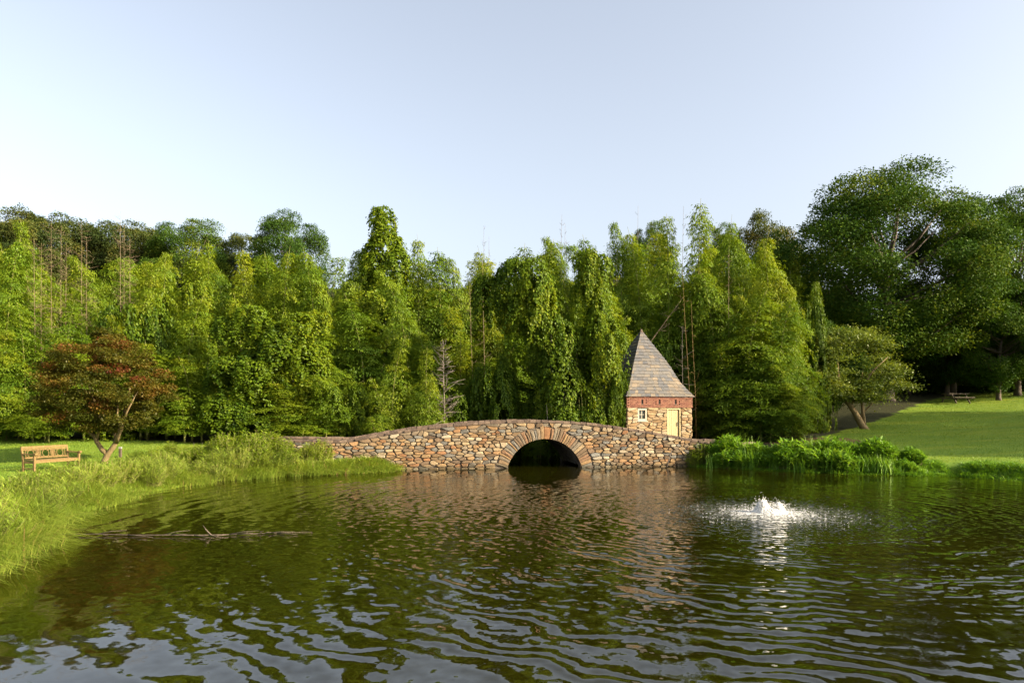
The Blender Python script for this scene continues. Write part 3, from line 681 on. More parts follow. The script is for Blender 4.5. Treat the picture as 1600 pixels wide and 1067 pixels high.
def tree_proto(seed, Hh=15.0, cw=6.0, cb_=.22, nclump=110, lpc=210, leafsz=.36, mat='oak', barkm='bark', tr=.38, clump=1.35, lobes=None, top=1.0, spread=.55):
    """broadleaf tree: trunk, limbs to leaf clumps in an uneven crown"""
    r = np.random.default_rng(seed); cm = MB(); C = []
    cz = Hh * (cb_ + (1 - cb_) * .5); hz_ = Hh * (1 - cb_) * .5
    while len(C) < nclump:
        d = unit(r.normal(0, 1, 3)); q = r.uniform(.45, 1.0) ** .5
        k = 1 + .22 * vnoise((d * 2.2)[None], 1.3, seed)[0]
        zz = d[2] * hz_ * q * (top if d[2] > 0 else 1.0)
        wsc = 1.0 if d[2] > -.2 else 1.0 - .25 * (-d[2])
        C.append(np.array([d[0] * cw * q * k * wsc, d[1] * cw * q * k * wsc, cz + zz * (1 + .12 * (k - 1))]))
    C = np.array(C); trunk_top = np.array([r.normal(0, .3), r.normal(0, .3), Hh * .62])
    pth = [np.array([0, 0, -.15]), np.array([0, 0, .25]), trunk_top * .5 + r.normal(0, .12, 3), trunk_top]
    cm.tube(pth, [tr * 1.35, tr, tr * .72, tr * .35], 9)
    for i in r.choice(nclump, min(nclump, 46), replace=False):
        e = C[i]; f = np.clip((e[2] / Hh) - r.uniform(.12, .3), .16, .92) ; s0 = trunk_top * min(f / .62, 1); mid = s0 * .5 + e * .5 + np.array([0, 0, -.25]) + r.normal(0, .25, 3)
        rr_ = tr * r.uniform(.16, .34); cm.tube([s0, mid, e], [rr_, rr_ * .6, rr_ * .15], 5)
    LP, LD, LS, LT, LN = [], [], [], [], []
    ctr = np.array([0, 0, cz])
    for c in C:
        R = clump * r.uniform(.6, 1.3); n = int(lpc * (R / clump) ** 1.6); d = unit(r.normal(0, 1, (n, 3)) + unit(c - ctr) * .5 + np.array([0, 0, .3]))
        P = c + d * np.array([R, R, R * .68]) * (r.uniform(.35, 1, (n, 1)) ** .6) * (1 + .25 * vnoise(d, 3, seed + 3))[:, None]
        D = d * .8 + np.array([0, 0, -.25]) + r.normal(0, .55, P.shape)
        LN.append(d * .8 + unit(c - ctr) * .4 + np.array([0, 0, .2])); LP.append(P); LD.append(D); LS.append(leafsz * r.uniform(.6, 1.25, n)); LT.append(.45 + r.normal(0, .17) + r.normal(0, .13, n))
    P, D, Sz, T = map(np.concatenate, (LP, LD, LS, LT))
    return cm.mesh('trunk', M[barkm], True), quads_mesh('crown', leaves(P, D, Sz, .62, r, .8, np.concatenate(LN)), T, M[mat]), Hh, cw * 2.1

def bounds(me):
    c = np.empty(len(me.vertices) * 3, np.float32); me.vertices.foreach_get('co', c); c = c.reshape(-1, 3)
    return float(np.percentile(c[:, 2], 99.97)), 2 * float(np.percentile(np.hypot(c[:, 0], c[:, 1]), 96))
BND = {}
def plant(name, proto, px, top, wpx, Y, label, cat, group=None, rz=None, parts=('trunk', 'crown'), base=None, X=None):
    """stand a copy of a proto on the ground so that its top and width match the photo at distance Y"""
    t, c, Hh, Wd = proto
    if c.name not in BND: BND[c.name] = bounds(c)
    if top is not None: Hh, Wd = BND[c.name]
    X = (px - 800) / F * Y if X is None else X
    z0 = gz(X, Y) if base is None else base
    if top is not None:
        hgt = H - (top - HZ) / F * Y - z0; wid = wpx / F * Y * (.98 if name == 'bamboo' and Y < 50 else 1)
    else: hgt, wid = Hh, Wd
    e = empty(name, (X, Y, z0), random.uniform(0, 6.28) if rz is None else rz); e.scale = (wid / Wd, wid / Wd, hgt / Hh)
    tag(e, label, cat, group)
    for nme, mm in zip(parts, (t, c)): link(bpy.data.objects.new(nme, mm), e)
    return e

# ------------------------------------------------------------------ bamboo thicket
BB = [bamboo_proto(100 + i, 11, [1.35, 1.6, 1.15, 1.45, 1.25, 1.7][i], [.12, .2, .3, .1, .25, .16][i], [.6, 1.5, .5, 2.6, .9, 1.1][i]) for i in range(6)]
BS = [bamboo_proto(140 + i, 6, 1.15, .06, .6, 1.9, .13) for i in range(2)]
BP = ('culm', 'foliage')
ZONES = [(50, 'at the far end of the thicket beyond the bench'), (200, 'behind the red tinged tree'), (345, 'between the red tinged tree and the vine curtained tree'), (470, 'around the vine curtained tree'),
         (570, 'behind the low end of the bridge wall'), (705, 'beside the bare dead sapling'), (835, 'behind the hollow of the vine archway'), (960, 'behind the vine wrapped column'),
         (1060, 'behind the slate roof'), (1130, 'by the orange canes'), (1195, 'midway from the orange canes to the leaning tree'), (9999, 'next to the small leaning tree')]
def bam(px, top, w, Y, label, group=None, proto=None, k=None):
    p = proto or BB[random.randrange(6) if k is None else k]
    if label in (FRONT, BACK):
        z = next(t for lim, t in ZONES if px < lim)
        label = ('rear bamboo plume ' if label == BACK else 'tall bamboo plume ' if top < 415 else 'mid height bamboo plume ' if top < 525 else 'short bamboo plume ') + z
    return plant('bamboo', p, px, top, w, Y, label, 'bamboo', group, parts=BP)
FRONT = 'front'
BACK = 'back'
for px, top, w, Y in ((8, 372, 110, 40), (-40, 350, 120, 43), (48, 350, 90, 45), (100, 470, 120, 38.5), (40, 480, 120, 37.5), (-5, 520, 120, 37), (165, 410, 120, 43), (210, 430, 110, 41), (255, 385, 120, 44),
                      (290, 470, 120, 40), (130, 520, 120, 38), (230, 540, 130, 38.5), (300, 560, 110, 38), (325, 385, 90, 46), (390, 392, 110, 45), (70, 600, 110, 36.5), (-95, 440, 120, 39), (-150, 400, 120, 42)):
    bam(px, top, w, Y, FRONT, 'front bamboo of the thicket')
for px, top, w, Y in ((440, 400, 120, 45), (495, 395, 110, 44), (545, 380, 110, 45), (570, 470, 130, 42), (480, 500, 130, 40), (520, 560, 120, 38.8), (655, 372, 100, 47), (690, 400, 110, 47), (640, 430, 130, 43),
                      (730, 410, 110, 48), (770, 395, 110, 48), (720, 480, 130, 45), (670, 520, 130, 41), (740, 560, 120, 43), (790, 520, 120, 44), (845, 380, 120, 47), (895, 365, 110, 48), (935, 372, 110, 46), (975, 360, 110, 47),
                      (925, 420, 110, 43), (1005, 365, 100, 46), (960, 450, 110, 44), (380, 560, 120, 39), (450, 600, 120, 38)):
    bam(px, top, w, Y, FRONT, 'front bamboo of the thicket')
for px, top, w, Y in ((1045, 345, 110, 45), (1090, 328, 110, 45), (1135, 355, 100, 46), (1170, 372, 100, 45), (1205, 382, 110, 43), (1120, 430, 130, 43.5), (1165, 460, 130, 41), (1215, 470, 130, 41), (1240, 440, 110, 44),
                      (1112, 540, 100, 42.5), (1150, 560, 120, 41), (1200, 560, 120, 40), (1235, 540, 110, 40.5), (1195, 600, 100, 40), (1238, 600, 100, 39.6), (1150, 610, 90, 41.6), (1065, 450, 120, 46)):
    bam(px, top, w, Y, FRONT, 'front bamboo of the thicket')
for px, top, w, Y, lb in ((612, 528, 82, 38.2, 'short bright bamboo spray behind the rising end of the bridge parapet'), (665, 545, 76, 38.0, 'short bright bamboo spray beside the bare dead sapling'),
                      (592, 622, 60, 37.4, 'lowest bamboo tuft peeping over the bridge parapet'), (845, 610, 60, 38.4, 'small bamboo tuft behind the bridge crown')):
    bam(px, top, w, Y, lb, proto=BS[px % 2])
i = 0
for Y in (51, 56, 62):
    for px in range(-246, 1270, 62):
        p = px + random.uniform(-20, 20); tops = np.interp(p, [-60, 0, 120, 300, 480, 620, 720, 800, 900, 1050, 1150, 1280], [380, 375, 400, 400, 398, 388, 415, 400, 378, 360, 372, 400])
        bam(p, float(tops) + random.uniform(-6, 34) + (6 if Y > 55 else 0), 120, Y, BACK, 'rear rows of bamboo')

random.seed(21)
# vine draped masses
VN = [vine_proto(200, drape(1, 8, 1.7), 60000), vine_proto(201, drape(2, 8, 1.6, 30, .7), 60000), vine_proto(202, drape(3, 4, 2.3, 24, .4), 42000, Hh=4.0), vine_proto(203, drape(4, 8, 1.6, 28, .6, .8), 60000)]
_r = np.random.default_rng(8); _B = []
for f in np.linspace(0, 1, 30):                     # the sweeping arch: from its head on the left down to the ground on the right
    ax_ = np.interp(f, [0, .18, .45, .75, 1], [-2.0, -1.0, .1, .9, 1.2]) + _r.normal(0, .22); az_ = np.interp(f, [0, .18, .45, .75, 1], [7.2, 7.7, 5.9, 3.2, 1.0]) + _r.normal(0, .2); rr_ = _r.uniform(.42, .85) * (1 - .15 * abs(f - .5))
    _B.append((ax_, _r.normal(-.1, .3), az_, rr_, rr_ * .9, rr_ * _r.uniform(1, 1.7)))
arch_v = vine_proto(210, _B, 70000, Hh=8.4)
cone_v = vine_proto(211, [(_r.normal(0, .33) * (1.35 - f), _r.normal(0, .3) * (1.35 - f), 12.2 * f + .5, (.55 + 1.15 * (1 - f)) * _r.uniform(.6, 1), (.55 + 1.1 * (1 - f)) * _r.uniform(.6, 1), _r.uniform(.6, 1.2)) for f in np.linspace(.05, .97, 26)], 60000, 26, .13, Hh=13.0)
VP = ('trunk', 'vine_foliage')
for k, px, top, w, Y, rz, lb in ((0, 392, 478, 140, 38.2, .2, 'vine curtained tree beyond the goldenrod bush on the left bank'), (1, 492, 486, 140, 39, .5, 'vine draped tree with long hanging strands behind the wall end'),
                         (2, 232, 450, 150, 41.5, 1, 'vine smothered mound above the red tinged tree'), (3, 310, 440, 90, 42.5, 2.0, 'pale vine column beside the reddish bamboo top'), 
                         (3, 916, 392, 104, 38.8, -.3, 'broad vine wrapped column just left of the slate roof'), (2, 782, 548, 100, 40, .4, 'dark vine mound beneath the vine archway'),
                         (2, 715, 600, 90, 40.5, 2, 'low vine thicket behind the bare dead sapling'), (2, 20, 560, 110, 38.6, 2.6, 'low vine thicket at the left end of the bamboo'),
                         (2, 170, 560, 140, 38.6, .6, 'shaded vine mound directly behind the red tinged tree'), (0, 450, 560, 70, 38.4, 3.4, 'narrow vine column between the two curtained trees'),
                         (2, 545, 590, 100, 38.8, 1.4, 'vine thicket beside the short bamboo sprays'), (2, 960, 560, 60, 38.4, 1.9, 'creeper clinging to the shaded side of the stone house'),
                         (2, 1270, 440, 70, 43.5, .3, 'arching vine tangle at the right edge of the bamboo')):
    plant('vine_draped_tree', VN[k], px, top, w, Y, lb, 'vine tree', 'vine draped growth in the thicket', rz, VP)
plant('vine_archway', arch_v, 846, 408, 170, 38.6, 'vine draped arch sweeping down to the right over a dark hollow', 'vine tree', None, 0, VP)
plant('vine_draped_tree', cone_v, 600, 322, 135, 46, 'tall cone of vines with dark leafy tip topping the thicket', 'vine tree', None, .4, VP)

# ------------------------------------------------------------------ broadleaf trees
T1 = tree_proto(300, 19, 8.2, .16, 250, 760, .20, tr=.55, clump=1.7)
T2 = tree_proto(301, 16, 6.2, .2, 130, 620, .21, tr=.4, clump=1.6)
T3 = tree_proto(302, 15, 5.6, .22, 120, 480, .22, mat='ridge', clump=1.6)
T4 = tree_proto(303, 15, 5.0, .18, 120, 480, .22, mat='ridge', clump=1.4)
BUSH = tree_proto(320, 5, 2.4, .02, 60, 420, .17, tr=.10, clump=.95)
T5 = tree_proto(304, 10, 5.2, .15, 120, 480, .18, tr=.28, clump=1.2)
for px, top, w, Y, p in ((20, 325, 170, 80, T3), (95, 340, 150, 82, T4), (150, 350, 140, 84, T3), (205, 350, 140, 82, T4), (55, 345, 140, 76, T4), (240, 366, 120, 80, T3), (-45, 335, 150, 78, T4), (-120, 340, 150, 79, T3)):
    plant('ridge_tree', p, px, top, w, Y, 'olive brown tree on the ridge far behind the bamboo', 'tree', 'trees along the distant ridge')
for px, top, w, Y, p, lb in ((300, 342, 135, 78, T2, 'dark round tree on the ridge above the left thicket'), (385, 366, 95, 80, T4, 'small tree on the ridge between two dark crowns'),
                       (450, 330, 125, 74, T2, 'tall dark crown standing above the bamboo behind the wall end'), (1018, 346, 70, 74, T2, 'dark treetop peeping over the bamboo above the slate roof'),
                       (1195, 326, 110, 70, T3, 'greyish crown beside the huge dark tree'), (1130, 350, 90, 70, T2, 'dark treetop behind the yellow green bamboo')):
    plant('broadleaf_tree', p, px, top, w, Y, lb, 'tree')
plant('broadleaf_tree', T1, 1385, 272, 360, 56, 'huge dark green spreading tree at the top of the lawn', 'tree', rz=.8)
plant('broadleaf_tree', T2, 1490, 318, 150, 60, 'dark tree crown leaning against the huge tree', 'tree', rz=2)
plant('broadleaf_tree', T2, 1590, 292, 170, 58, 'tall dark tree closing the right end of the lawn', 'tree', rz=3)
for px, top, w, Y in ((1480, 470, 150, 60), (1560, 470, 150, 56), (1620, 430, 160, 57), (1420, 500, 120, 62), (1530, 430, 140, 66), (1340, 480, 130, 62), (1280, 420, 130, 60)):
    plant('understory_tree', T5, px, top, w, Y, 'low dark tree in the shade along the top of the lawn', 'tree', 'shaded trees along the lawn')
for px, top, w, Y in ((1400, 560, 110, 66), (1450, 548, 110, 63), (1500, 560, 100, 64), (1545, 540, 120, 62), (1590, 545, 110, 61), (1630, 530, 120, 62), (1475, 520, 120, 70), (1570, 500, 130, 70), (1350, 560, 110, 62), (1310, 570, 90, 58)):
    plant('shade_bush', BUSH, px, top, w, Y, 'dark bush filling the gap beneath the shaded trees', 'bush', 'bushes beneath the shaded trees', parts=('stems', 'foliage'))
plant('broadleaf_tree', T5, 1285, 500, 130, 47, 'dark trunked tree in shade where the bamboo meets the lawn', 'tree', rz=1)
for X, Y, h_ in ((53, 25, 17), (60, 33, 18), (68, 24, 18), (84, 44, 20)):
    plant('broadleaf_tree', T2, None, None, None, Y, 'dark tree on the slope east of the lawn', 'tree', 'trees beyond the lawn', X=X)

# leaning small tree on the lawn edge
def leaning_tree():
    r = np.random.default_rng(41); b = at(1348, 665, 44); b.z = gz(b.x, b.y); e = empty('leaning_tree', b)
    tag(e, 'small tree with pale trunk leaning left over the mulch at the lawn edge', 'tree')
    m = MB(); s = 44 / F
    def P(dx, dz, y=0): return (dx * s, y, dz * s)
    m.tube([P(4, -5), P(0, 4), P(-14, 28), P(-30, 52), P(-38, 75), P(-40, 110)], [.30, .22, .17, .15, .11, .05], 8)
    m.tube([P(2, 6), P(0, 30), P(2, 60, .5), P(10, 95, .8)], [.13, .09, .07, .03], 6)
    m.tube([P(-20, 36), P(-8, 60, -.4), P(6, 90, -.8), P(26, 110, -1)], [.09, .07, .05, .02], 6)
    m.tube([P(-33, 58), P(-55, 85, .6), P(-70, 120, .8)], [.10, .07, .03], 6); m.tube([P(-4, 20), P(20, 40, .4), P(45, 60, .6)], [.06, .04, .02], 5)
    m.build('trunk', M['maple_bark'], e, True)
    LP, LD, LS, LT = [], [], [], []
    for _ in range(130):
        a = r.uniform(0, 6.28); q = r.uniform(.2, 1) ** .5; cx_ = -12 + 66 * q * math.cos(a); cz_ = 102 + 58 * q * math.sin(a); cz_ -= .0045 * max(cx_ + 12, 0) ** 2
        if cz_ < 34 and abs(cx_ + 10) < 28: continue
        c = np.array([cx_ * s, r.normal(0, 1.1), cz_ * s]); n = 190; R = r.uniform(.5, .95)
        p = c + r.normal(0, 1, (n, 3)) * np.array([R, R, R * .28]) * .6; p[:, 2] -= .25 * ((p[:, 0] - c[0]) ** 2)
        LP.append(p); LD.append(r.normal(0, 1, (n, 3)) * np.array([1, 1, .5]) + np.array([0, 0, -.35])); LS.append(.17 * r.uniform(.6, 1.3, n)); LT.append(.5 + r.normal(0, .12) + r.normal(0, .13, n))
    Pp, D, Sz, T = map(np.concatenate, (LP, LD, LS, LT))
    link(bpy.data.objects.new('crown', quads_mesh('crown', leaves(Pp, D, Sz, .45, r), T, M['small_tree'])), e)
leaning_tree()

# red tinged maple by the bench
def maple():
    r = np.random.default_rng(52); Y = 29.2; b = at(165, 722, Y); b.z = gz(b.x, b.y); s = Y / F
    e = empty('maple_tree', b); tag(e, 'rounded tree with red tinged crown and forked pale trunk near the bench', 'tree')
    m = MB()
    def P(px, py, y=0): return ((px - 165) * s, y, (722 - py) * s)
    def limb(pts, rad, n=7): m.tube([P(*p) for p in pts], rad, n)
    limb([(161, 728), (164, 716), (169, 706), (178, 694), (184, 682), (188, 660), (190, 635, .3), (196, 600, .4)], [.20, .125, .115, .10, .085, .07, .05, .03])
    limb([(169, 707), (158, 701, .1), (148, 688, .15), (144, 680, .2), (128, 668, .3), (105, 650, .3), (88, 630, .4)], [.12, .10, .09, .08, .06, .045, .02])
    limb([(146, 683, .2), (152, 672, .1), (158, 665, 0), (160, 640, -.3), (150, 600, -.5)], [.08, .06, .06, .04, .02])
    limb([(176, 698), (172, 688, .5), (160, 668, .8), (140, 640, 1), (120, 600, 1)], [.10, .08, .07, .04, .02])
    limb([(182, 688), (190, 680, -.3), (200, 668, -.5), (215, 640, -.8), (235, 610, -1)], [.10, .08, .06, .04, .02])
    limb([(200, 668, -.5), (202, 650, -.9), (210, 610, -1.2)], [.05, .04, .02])
    m.build('trunk', M['maple_bark'], e, True)
    LP, LD, LS, LT = [], [], [], []
    for _ in range(300):
        d = unit(r.normal(0, 1, 3)); q = r.uniform(.35, 1) ** .5
        cx_ = -6 + 104 * d[0] * q; cy_ = 2.5 * d[1] * q; zz = d[2] * q
        cz_ = 118 + (90 if zz > 0 else 68) * zz
        if zz > 0: cx_ *= 1 - .34 * zz
        if cx_ < -20: cz_ -= .10 * (-cx_ - 20)
        if cz_ < 50 and -48 < cx_ < 34: continue
        c = np.array([cx_ * s, cy_, cz_ * s]); n = 260; R = r.uniform(.26, .60)
        p = c + unit(r.normal(0, 1, (n, 3))) * (r.uniform(.1, 1, (n, 1)) ** .5) * np.array([R, R, R * .42])
        red = .12 + .12 * smooth(100, 190, cz_) + .38 * max(0, vnoise(c[None], 1.7, 4)[0]) + r.normal(0, .10)
        if r.random() < .14 and cz_ > 115: red += .35
        LP.append(p); LD.append(r.normal(0, 1, (n, 3)) * np.array([1, 1, .4]) + np.array([0, 0, -.4])); LS.append(.095 * r.uniform(.6, 1.3, n)); LT.append(red + r.normal(0, .10, n))
    Pp, D, Sz, T = map(np.concatenate, (LP, LD, LS, LT))
    link(bpy.data.objects.new('crown', quads_mesh('crown', leaves(Pp, D, Sz, .6, r), T, M['maple'])), e)
maple()

# ------------------------------------------------------------------ dead stems
def stem(name, pts, r0, label, cat, mat='dry_culm', twigs=0, tl=.8, seed=0, up=.35, group=None):
    r = np.random.default_rng(seed); b = Vector(pts[0]); e = empty(name, b); tag(e, label, cat, group)
    pts = [Vector(p) - b for p in pts]; n = len(pts); m = MB(); m.tube(pts, [r0 * (1 - .8 * i / (n - 1)) for i in range(n)], 5); m.build('stem', M[mat], e, True)
    if twigs:
        m = MB()
        for _ in range(twigs):
            f = r.uniform(.25, .98) * (n - 1); i = min(int(f), n - 2); p = pts[i].lerp(pts[i+1], f - i); a = r.uniform(0, 6.28); L = tl * r.uniform(.4, 1.1) * (1.15 - f / (n - 1) * .8)
            d = Vector((math.cos(a), math.sin(a), up + r.normal(0, .2))); q = p + d * L * .5 + Vector((0, 0, -.03)); w = p + d * L + Vector((r.normal(0, .1), r.normal(0, .1), r.normal(0, .12)))
            m.tube([p, q, w], [r0 * .42, r0 * .30, r0 * .14], 3)
            for _k in range(2):
                q2 = p.lerp(w, r.uniform(.4, .8)); m.tube([q2, q2 + Vector((r.normal(0, .5), r.normal(0, .5), r.uniform(-.1, .4))) * L * .5], [r0 * .16, r0 * .05], 3)
        m.build('twigs', M[mat], e, True)['kind'] = 'stuff'
def vert(px, y0, y1, Y, dx=0):
    a = at(px, y0, Y); b = at(px + dx, y1, Y); a.z = max(gz(a.x, a.y) - .05, a.z) if y0 > 640 else a.z; return [a, a.lerp(b, .35) + Vector((.05, 0, 0)), a.lerp(b, .7), b]
def vert_g(px, y1, Y, dx=0):
    b = at(px + dx, y1, Y); x0 = (px - 800) / F * Y; a = Vector((x0, Y, gz(x0, Y) - .05)); return [a, a.lerp(b, .35) + Vector((.05, 0, 0)), a.lerp(b, .7), b]
stem('dead_sapling', vert_g(693, 532, 37.6), .050, 'bare dead sapling with upswept twigs behind the bridge parapet', 'dead tree', 'grey_wood', 90, 1.3, 3)
for i_, (px, y1, Y, dx) in enumerate(((80, 345, 41, 0), (93, 352, 41.2, 3), (126, 346, 41, 2), (135, 372, 41.5, 0), (55, 372, 40.6, -2), (62, 380, 40.8, 3), (188, 345, 42, 0), (193, 350, 42.2, 1), (203, 370, 42, 0), (100, 380, 41.2, 4))):
    stem('dead_bamboo', vert_g(px, y1, Y, dx), .020, 'bare tan bamboo stem sticking up above the red tinged tree', 'bamboo', twigs=90, tl=1.1, seed=20 + i_, group='dead bamboo stems')
for i_, (px, y1, Y, dx, lb) in enumerate(((758, 405, 42.5, -4, 'bare pale stem rising through the dark gap left of the vine archway'), (740, 440, 43, -6, 'leaning dry stem in the dark gap beside a pale bare stem'),
                             (1080, 420, 40.8, -14, 'orange dry bamboo cane rising beyond the slate roof'), (1088, 470, 40.6, -8, 'second orange bamboo cane close by a taller orange cane'),
                             (1137, 385, 42, 2, 'tan dead bamboo plume among the yellow green bamboo'), (1066, 510, 40.3, 0, 'thin grey dead stem in the dark beside the roof'))):
    stem('dead_bamboo', vert_g(px, y1, Y, dx), .026, lb, 'bamboo', 'grey_wood' if 'grey' in lb else 'orange_cane' if 'orange' in lb else 'dry_culm', 26 if 'cane' not in lb else 10, .9, 40 + i_)
a = at(1002, 560, 43.5); a.z -= .5; stem('fallen_pole', [a, at(1018, 532, 43.5), at(1045, 495, 43.4), at(1068, 464, 43.3)], .045, 'dry pole leaning diagonally out from behind the roof peak', 'pole', 'dry_culm', 12, .9, 60)
for i_, (px, y1, Y, dx) in enumerate(((888, 375, 52, -3), (880, 350, 53, 3), (993, 322, 52, 4), (1062, 322, 52, 6), (962, 345, 52, 2), (756, 352, 53, 0), (762, 370, 53, 2), (870, 335, 53, 8), (188, 330, 60, 0))):
    stem('bare_bamboo_tip', vert_g(px, y1, Y, dx), .035, 'hair thin bare bamboo tip standing out against the sky', 'bamboo', 'grey_wood', 22, .9, 70 + i_, .7, 'bare tips above the thicket')
for i_, (px, y1) in enumerate(((905, 620), (912, 600), (920, 622), (930, 606), (925, 628))):
    stem('bamboo_cane', vert_g(px, y1, 37.9, random.uniform(-6, 6)), .035, 'bare yellow cane beneath the vine wrapped column', 'bamboo', 'culm', 0, group='yellow canes behind the bridge')
stem('leaning_stick', [at(1042, 729, 32.1), at(1046, 715, 32.15), at(1050, 702, 32.3)], .035, 'pale bare stick leaning out of the water against the bridge', 'stick', 'grey_wood', 2, .2, 90)
stem('broken_stick', vert_g(860, 632, 37.6, -6), .04, 'broken stub of cane just behind the bridge crown', 'stick', 'grey_wood')

# ------------------------------------------------------------------ bank plants
def blades(P, L, w, lean_dir, droop, r, tint, nseg=3):
    """arching grass blades as strips of quads"""
    n = len(P); az = np.arctan2(lean_dir[:, 1], lean_dir[:, 0]); side = np.stack([-np.sin(az), np.cos(az), np.zeros(n)], 1); out = np.stack([np.cos(az), np.sin(az), np.zeros(n)], 1)
    rings = []
    for k in range(nseg + 1):
        t = k / nseg; c = P + out * (L * droop * t ** 1.8)[:, None] + np.array([0, 0, 1]) * (L * (t - .62 * droop * t ** 2.4))[:, None]
        ww = (w * (1 - t) ** .7 + .002)[:, None] * .5; rings.append((c - side * ww, c + side * ww))
    Q = [np.stack([rings[k][0], rings[k][1], rings[k+1][1], rings[k+1][0]], 1) for k in range(nseg)]
    return np.concatenate(Q), np.concatenate([tint] * nseg)
def grass_bank(name, pts, dens, inner, hmax, r, mat, label, wid=.022, parts=None, cat='grass', outset=.25, tussock=.55, free=False):
    """tussocks scattered in a band along a shore line pts, inner metres deep inland"""
    pts = np.array(pts, float); seg = np.diff(pts, axis=0); ln = np.hypot(seg[:, 0], seg[:, 1]); A, T = [], []
    n = int(dens * ln.sum() * (inner + outset)); s = r.uniform(0, ln.sum(), n * 2); i = np.minimum(np.searchsorted(np.cumsum(ln), s), len(ln) - 1); f = (s - (np.cumsum(ln) - ln)[i]) / ln[i]
    base = pts[i] + seg[i] * f[:, None]; nrm = np.stack([-seg[i, 1], seg[i, 0]], 1) / ln[i][:, None]; dist = r.uniform(-outset, inner, n * 2)
    C = base + nrm * dist[:, None]; pd = pond_dist(C[:, 0], C[:, 1]); ok = ((pd > -outset) & (pd < inner)) | free; C = C[ok][:n]; pd = pd[ok][:n]
    QQ, TT = [], []
    for c, d in zip(C, pd):
        k = int(r.uniform(34, 56)); hh = hmax * r.uniform(.55, 1.1) * (1 - .45 * max(d, 0) / inner) * (.80 + .55 * float(vnoise(np.array([[c[0], c[1], 0]]), .8, 31)[0]) + .12 * math.sin(c[0] * 3.1 + c[1] * 2.3))
        off = r.normal(0, .13, (k, 2)); p = np.column_stack([c[0] + off[:, 0], c[1] + off[:, 1], np.zeros(k)]); ld = off / .13 + r.normal(0, .5, (k, 2)) + np.array([.5 if c[0] < 0 else -.3, -.4])
        L = hh * r.uniform(.6, 1.15, k); q, t = blades(p, L, np.full(k, wid) * r.uniform(.6, 1.4, k), ld, r.uniform(.45, tussock + .75, k), r, .5 + r.normal(0, .12) + r.normal(0, .14, k) + (r.random(k) < .03) * .5)
        QQ.append(q); TT.append(t)
    Q = np.concatenate(QQ); T = np.concatenate(TT)
    base_z = np.maximum(ground_z(Q[:, 0, 0], Q[:, 0, 1]), -.08)
    Q[:, :, 2] += base_z[:, None]
    o = link(bpy.data.objects.new(name, quads_mesh(name, Q, T, M[mat]))); tag(o, label, cat, kind='stuff'); return o
r3 = np.random.default_rng(77)
grass_bank('bank_grass', [(-8.3, 9.5), (-8.3, 11), (-9.0, 13.4)], 30, 2.6, .95, r3, 'grass', 'bright tussocky grass on the nearest bulge of the left bank', .011)
grass_bank('bank_grass', [(-9.0, 13.4), (-10.3, 15.4), (-10.7, 17), (-11.5, 21.2), (-11.1, 25.6), (-8.8, 28)], 20, 2.8, 1.15, r3, 'grass', 'long arching yellow green grass along the left bank below the bench', .015)
grass_bank('bank_grass', [(-8.8, 28), (-5.6, 29.9), (-4.9, 31)], 24, 1.6, .85, r3, 'grass', 'tall green grass against the left end of the bridge wall', .026)
grass_bank('shore_grass', [(8.2, 32.4), (8.9, 32.6), (11.8, 30.2), (15.4, 28.45)], 20, .8, .38, r3, 'reed', 'low green grass fringing the water below the marsh plants', .026)
grass_bank('shore_grass', [(15.3, 28.5), (17.5, 28.0), (18.8, 25.7), (20.3, 20), (20.6, 15)], 22, 1.6, .50, r3, 'reed', 'low rough grass edging the right lawn at the water', .026)
grass_bank('wall_foot_weeds', [(-4.6, 31.17), (-.6, 31.73)], 5, .1, .13, r3, 'reed', 'small weeds sprouting along the waterline of the bridge wall', .03, outset=.06, free=True)

def lawn_grass(x0, x1, y0, y1, n, label, hgt=.07):
    x = r3.uniform(x0, x1, n); y = r3.uniform(y0, y1, n); ok = (lawn_mask(x, y) > .55) & (pond_dist(x, y) > 1.2) & (x / y > -.8) & (x / y < .8); x, y = x[ok], y[ok]; k = len(x)
    P = np.column_stack([x, y, ground_z(x, y) - .005]); tn = .42 + .25 * vnoise(np.column_stack([x * .5, y, 0 * x]), .9, 3) + r3.normal(0, .13, k)
    q, tt = blades(P, hgt * r3.uniform(.5, 1.3, k), np.full(k, .022), r3.normal(0, 1, (k, 2)), r3.uniform(.2, .9, k), r3, tn, 1)
    tag(link(bpy.data.objects.new('lawn_grass', quads_mesh('lawn_grass', q, tt, M['lawn']))), label, 'grass', kind='stuff')
lawn_grass(-32, -11, 19, 39, 60000, 'short mown grass around the bench')
lawn_grass(11, 42, 26, 60, 110000, 'short mown grass on the rising right lawn', .09)

def shrub_mesh(seed, R, hh, n, leafsz, aspect, mat, upright=.5):
    r = np.random.default_rng(seed); LP, LD = [], []; m = MB()
    for _ in range(n):
        a = r.uniform(0, 6.28); q = r.uniform(0, 1) ** .6; top = np.array([math.cos(a) * R * q, math.sin(a) * R * q, hh * r.uniform(.6, 1.05) * (1 - .35 * q * q)]); b = top * np.array([.55, .55, 0])
        m.tube([b, b * .5 + top * .5 + np.array([0, 0, .05]), top], [.010, .008, .003], 3); k = int(r.uniform(16, 26)); f = r.uniform(.2, 1, k); aa = r.uniform(0, 6.28, k)
        LP.append(b + (top - b) * f[:, None]); LD.append(np.stack([np.cos(aa), np.sin(aa), r.uniform(-.3, upright + .4, k)], 1))
    P, D = np.concatenate(LP), np.concatenate(LD)
    V = leaves(P, D, leafsz * r.uniform(.6, 1.25, len(P)), aspect, r, .6)
    return m.mesh('stems', M['culm']), quads_mesh('foliage', V, .5 + .2 * vnoise(P, 3, seed) + r.normal(0, .14, len(P)), M[mat])
SH = [shrub_mesh(400 + i, .85, 1.35, 120, .17, .24, 'shrub') for i in range(3)]
